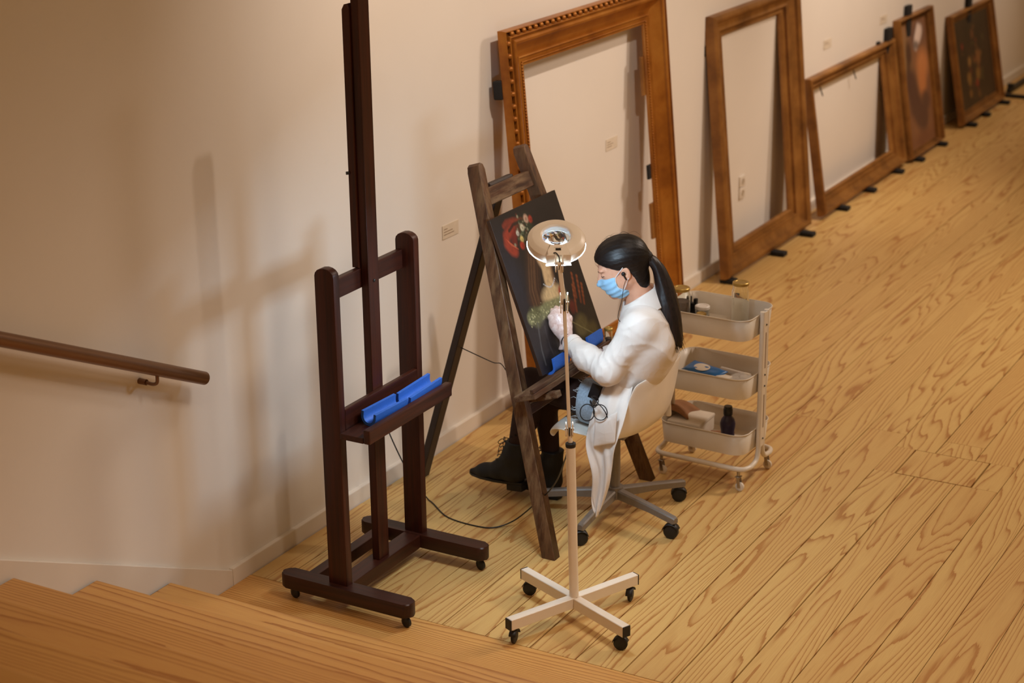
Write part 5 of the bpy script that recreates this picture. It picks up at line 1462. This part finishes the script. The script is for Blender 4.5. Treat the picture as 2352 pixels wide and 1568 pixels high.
# ---- gloved hands
def hand_builder(W0, K0, side, name, toward, lab):
    """W0 wrist, K0 knuckle centre, side = direction from little finger to index, toward = direction the fingers curl"""
    W0 = np.array(W0, float); K0 = np.array(K0, float)
    U = K0 - W0; Lh = np.linalg.norm(U); U = U / Lh
    V = np.array(side, float); V = V - U * (V @ U); V /= np.linalg.norm(V)
    N = np.array(toward, float); N = N - U * (N @ U) - V * (N @ V); N /= np.linalg.norm(N)
    def pt_(a, b, c): return W0 + V * a + U * b + N * c
    fingers = []
    for i, (o_, ln, cu) in enumerate(((-0.030, 0.80, 0.25), (-0.011, 0.95, 0.12), (0.010, 1.0, 0.02), (0.030, 0.92, -0.12))):
        k = pt_(o_, Lh + (0.004 if i in (1, 2) else -0.004), 0.004)
        d1 = U * (0.55 - cu) + N * 0.85; d1 /= np.linalg.norm(d1)
        d2 = U * (-0.35 - cu) + N * 0.95; d2 /= np.linalg.norm(d2)
        d3 = U * (-0.85) + N * (0.5 - cu); d3 /= np.linalg.norm(d3)
        a = k + d1 * 0.036 * ln; b = a + d2 * 0.024 * ln + V * (0.004 - 0.1 * o_); c = b + d3 * 0.017 * ln
        fingers.append(([k, a, b, c], [0.0108, 0.0098, 0.0092, 0.0078]))
    tb = [pt_(0.026, Lh * 0.3, 0.006), pt_(0.043, Lh * 0.62, 0.022), pt_(0.04, Lh * 0.88, 0.045), pt_(0.026, Lh * 0.98, 0.062)]
    fingers.append((tb, [0.0155, 0.0125, 0.0105, 0.0085]))
    R = np.stack([V, U, N], 1)
    def f(P):
        Q = (P - ((W0 + K0) / 2).astype(np.float32)) @ R.astype(np.float32)
        d = ell(Q, (0.0, 0.006, 0.0), (0.045, Lh * 0.66, 0.0195))
        d = smin(d, rc(P, W0 - U * 0.035, W0 + U * 0.02, 0.026, 0.027), 0.02)
        for pts, r_ in fingers: d = smin(d, chain(P, pts, r_, 0.006), 0.006)
        return d + 0.0022 * value_noise(P, 70.0, 6)
    allp = np.array([p for fp, _ in fingers for p in fp] + [W0 - U * 0.06, K0])
    lo = allp.min(0) - 0.035; hi = allp.max(0) + 0.035
    me = sdf_mesh(name, f, tuple(lo), tuple(hi), 0.0028, PB)
    g = link(name, me, M['glove'], pp); relax(g, 1, 0.4)
    g['label'] = lab
    # loose flared glove cuff
    m = axis_m(Vector(W0 - U * 0.012), Vector(-U))
    P = []
    for k in range(33):
        a = 2 * PI * k / 32; row = []
        for (r_, z_) in ((0.0275, -0.006), (0.029, 0.006), (0.033, 0.018), (0.038, 0.028), (0.042, 0.034)):
            w = 1 + 0.10 * math.sin(5 * a + 1) * (z_ + 0.006) / 0.04
            row.append(m @ Vector((r_ * w * math.cos(a), r_ * w * math.sin(a), z_ + 0.005 * math.sin(4 * a) * (z_ > 0.02))))
        P.append(row)
    c = MB(PB).grid(P).build('glove_cuff', M['glove'], g, 180); solidify(c, 0.001)
    return g
hand_builder((0.862, 6.128, 0.803), (0.815, 6.142, 0.884), (0.868, 0.496, 0.0), 'gloved_hand', (-0.75, 0.55, -0.3), 'clear latex glove on the hand touching the portrait')
hand_builder((0.908, 6.366, 0.647), (0.835, 6.35, 0.668), (0.1, -1.0, 0.1), 'gloved_hand', (-0.4, 0, -0.9), 'clear latex glove on the far hand')
MB(PB).tube([Vector((0.876, 6.119, 0.7875)) + Vector(v) for v in [tuple(axis_m((0, 0, 0), Vector(WL) - Vector(EL)) @ Vector((0.0285 * math.cos(2 * PI * k / 20), 0.0285 * math.sin(2 * PI * k / 20), 0))) for k in range(20)]], 0.0024, 6, closed=True).build('wrist_band', M['wire'], pp)

# ---- things on her lap and pocket
ph = MB((1.045, 6.04, 0.61)).box((-0.022, -0.007, -0.03), (0.022, 0.007, 0.03), 0.003, 2, axis_m((1.045, 6.035, 0.625), (0.2, 0.35, 0.9), (1, 0, 0))).build('pocket_gadget', M['screen_off'], None, 40)
ph.location = (1.045, 6.04, 0.61); tag(ph, 'small black gadget tucked at the coat edge on the lap', 'gadget')
lo_ = Vector((1.08, 5.95, 0.58))
pts = []
def ring(c, r, a0, a1, n=14, ry=0.0):
    return [Vector((c[0] + r * math.cos(math.radians(a0 + (a1 - a0) * k / n)), c[1] + ry * math.sin(math.radians(a0 + (a1 - a0) * k / n)), c[2] + r * math.sin(math.radians(a0 + (a1 - a0) * k / n)))) for k in range(n + 1)]
pts += ring((1.051, 5.955, 0.566), 0.031, 40, 400, 20, 0.01)
pts += [Vector((1.085, 5.948, 0.598))]
pts += ring((1.112, 5.948, 0.58), 0.03, 150, -190, 20, 0.006)
pts += [Vector((1.075, 5.955, 0.60)), Vector((1.062, 5.962, 0.615))]
pts += ring((1.078, 5.962, 0.618), 0.018, 190, 500, 16, 0.006)
pts += [Vector((1.12, 5.95, 0.60)), Vector((1.14, 5.95, 0.57)), Vector((1.142, 5.958, 0.54))]
cw = MB(lo_).tube(smooth_path(pts, 2), 0.0021, 6).build('coiled_wire', M['wire'], None, 60)
cw.location = lo_; tag(cw, 'coiled black wire hanging from the coat pocket', 'wire')
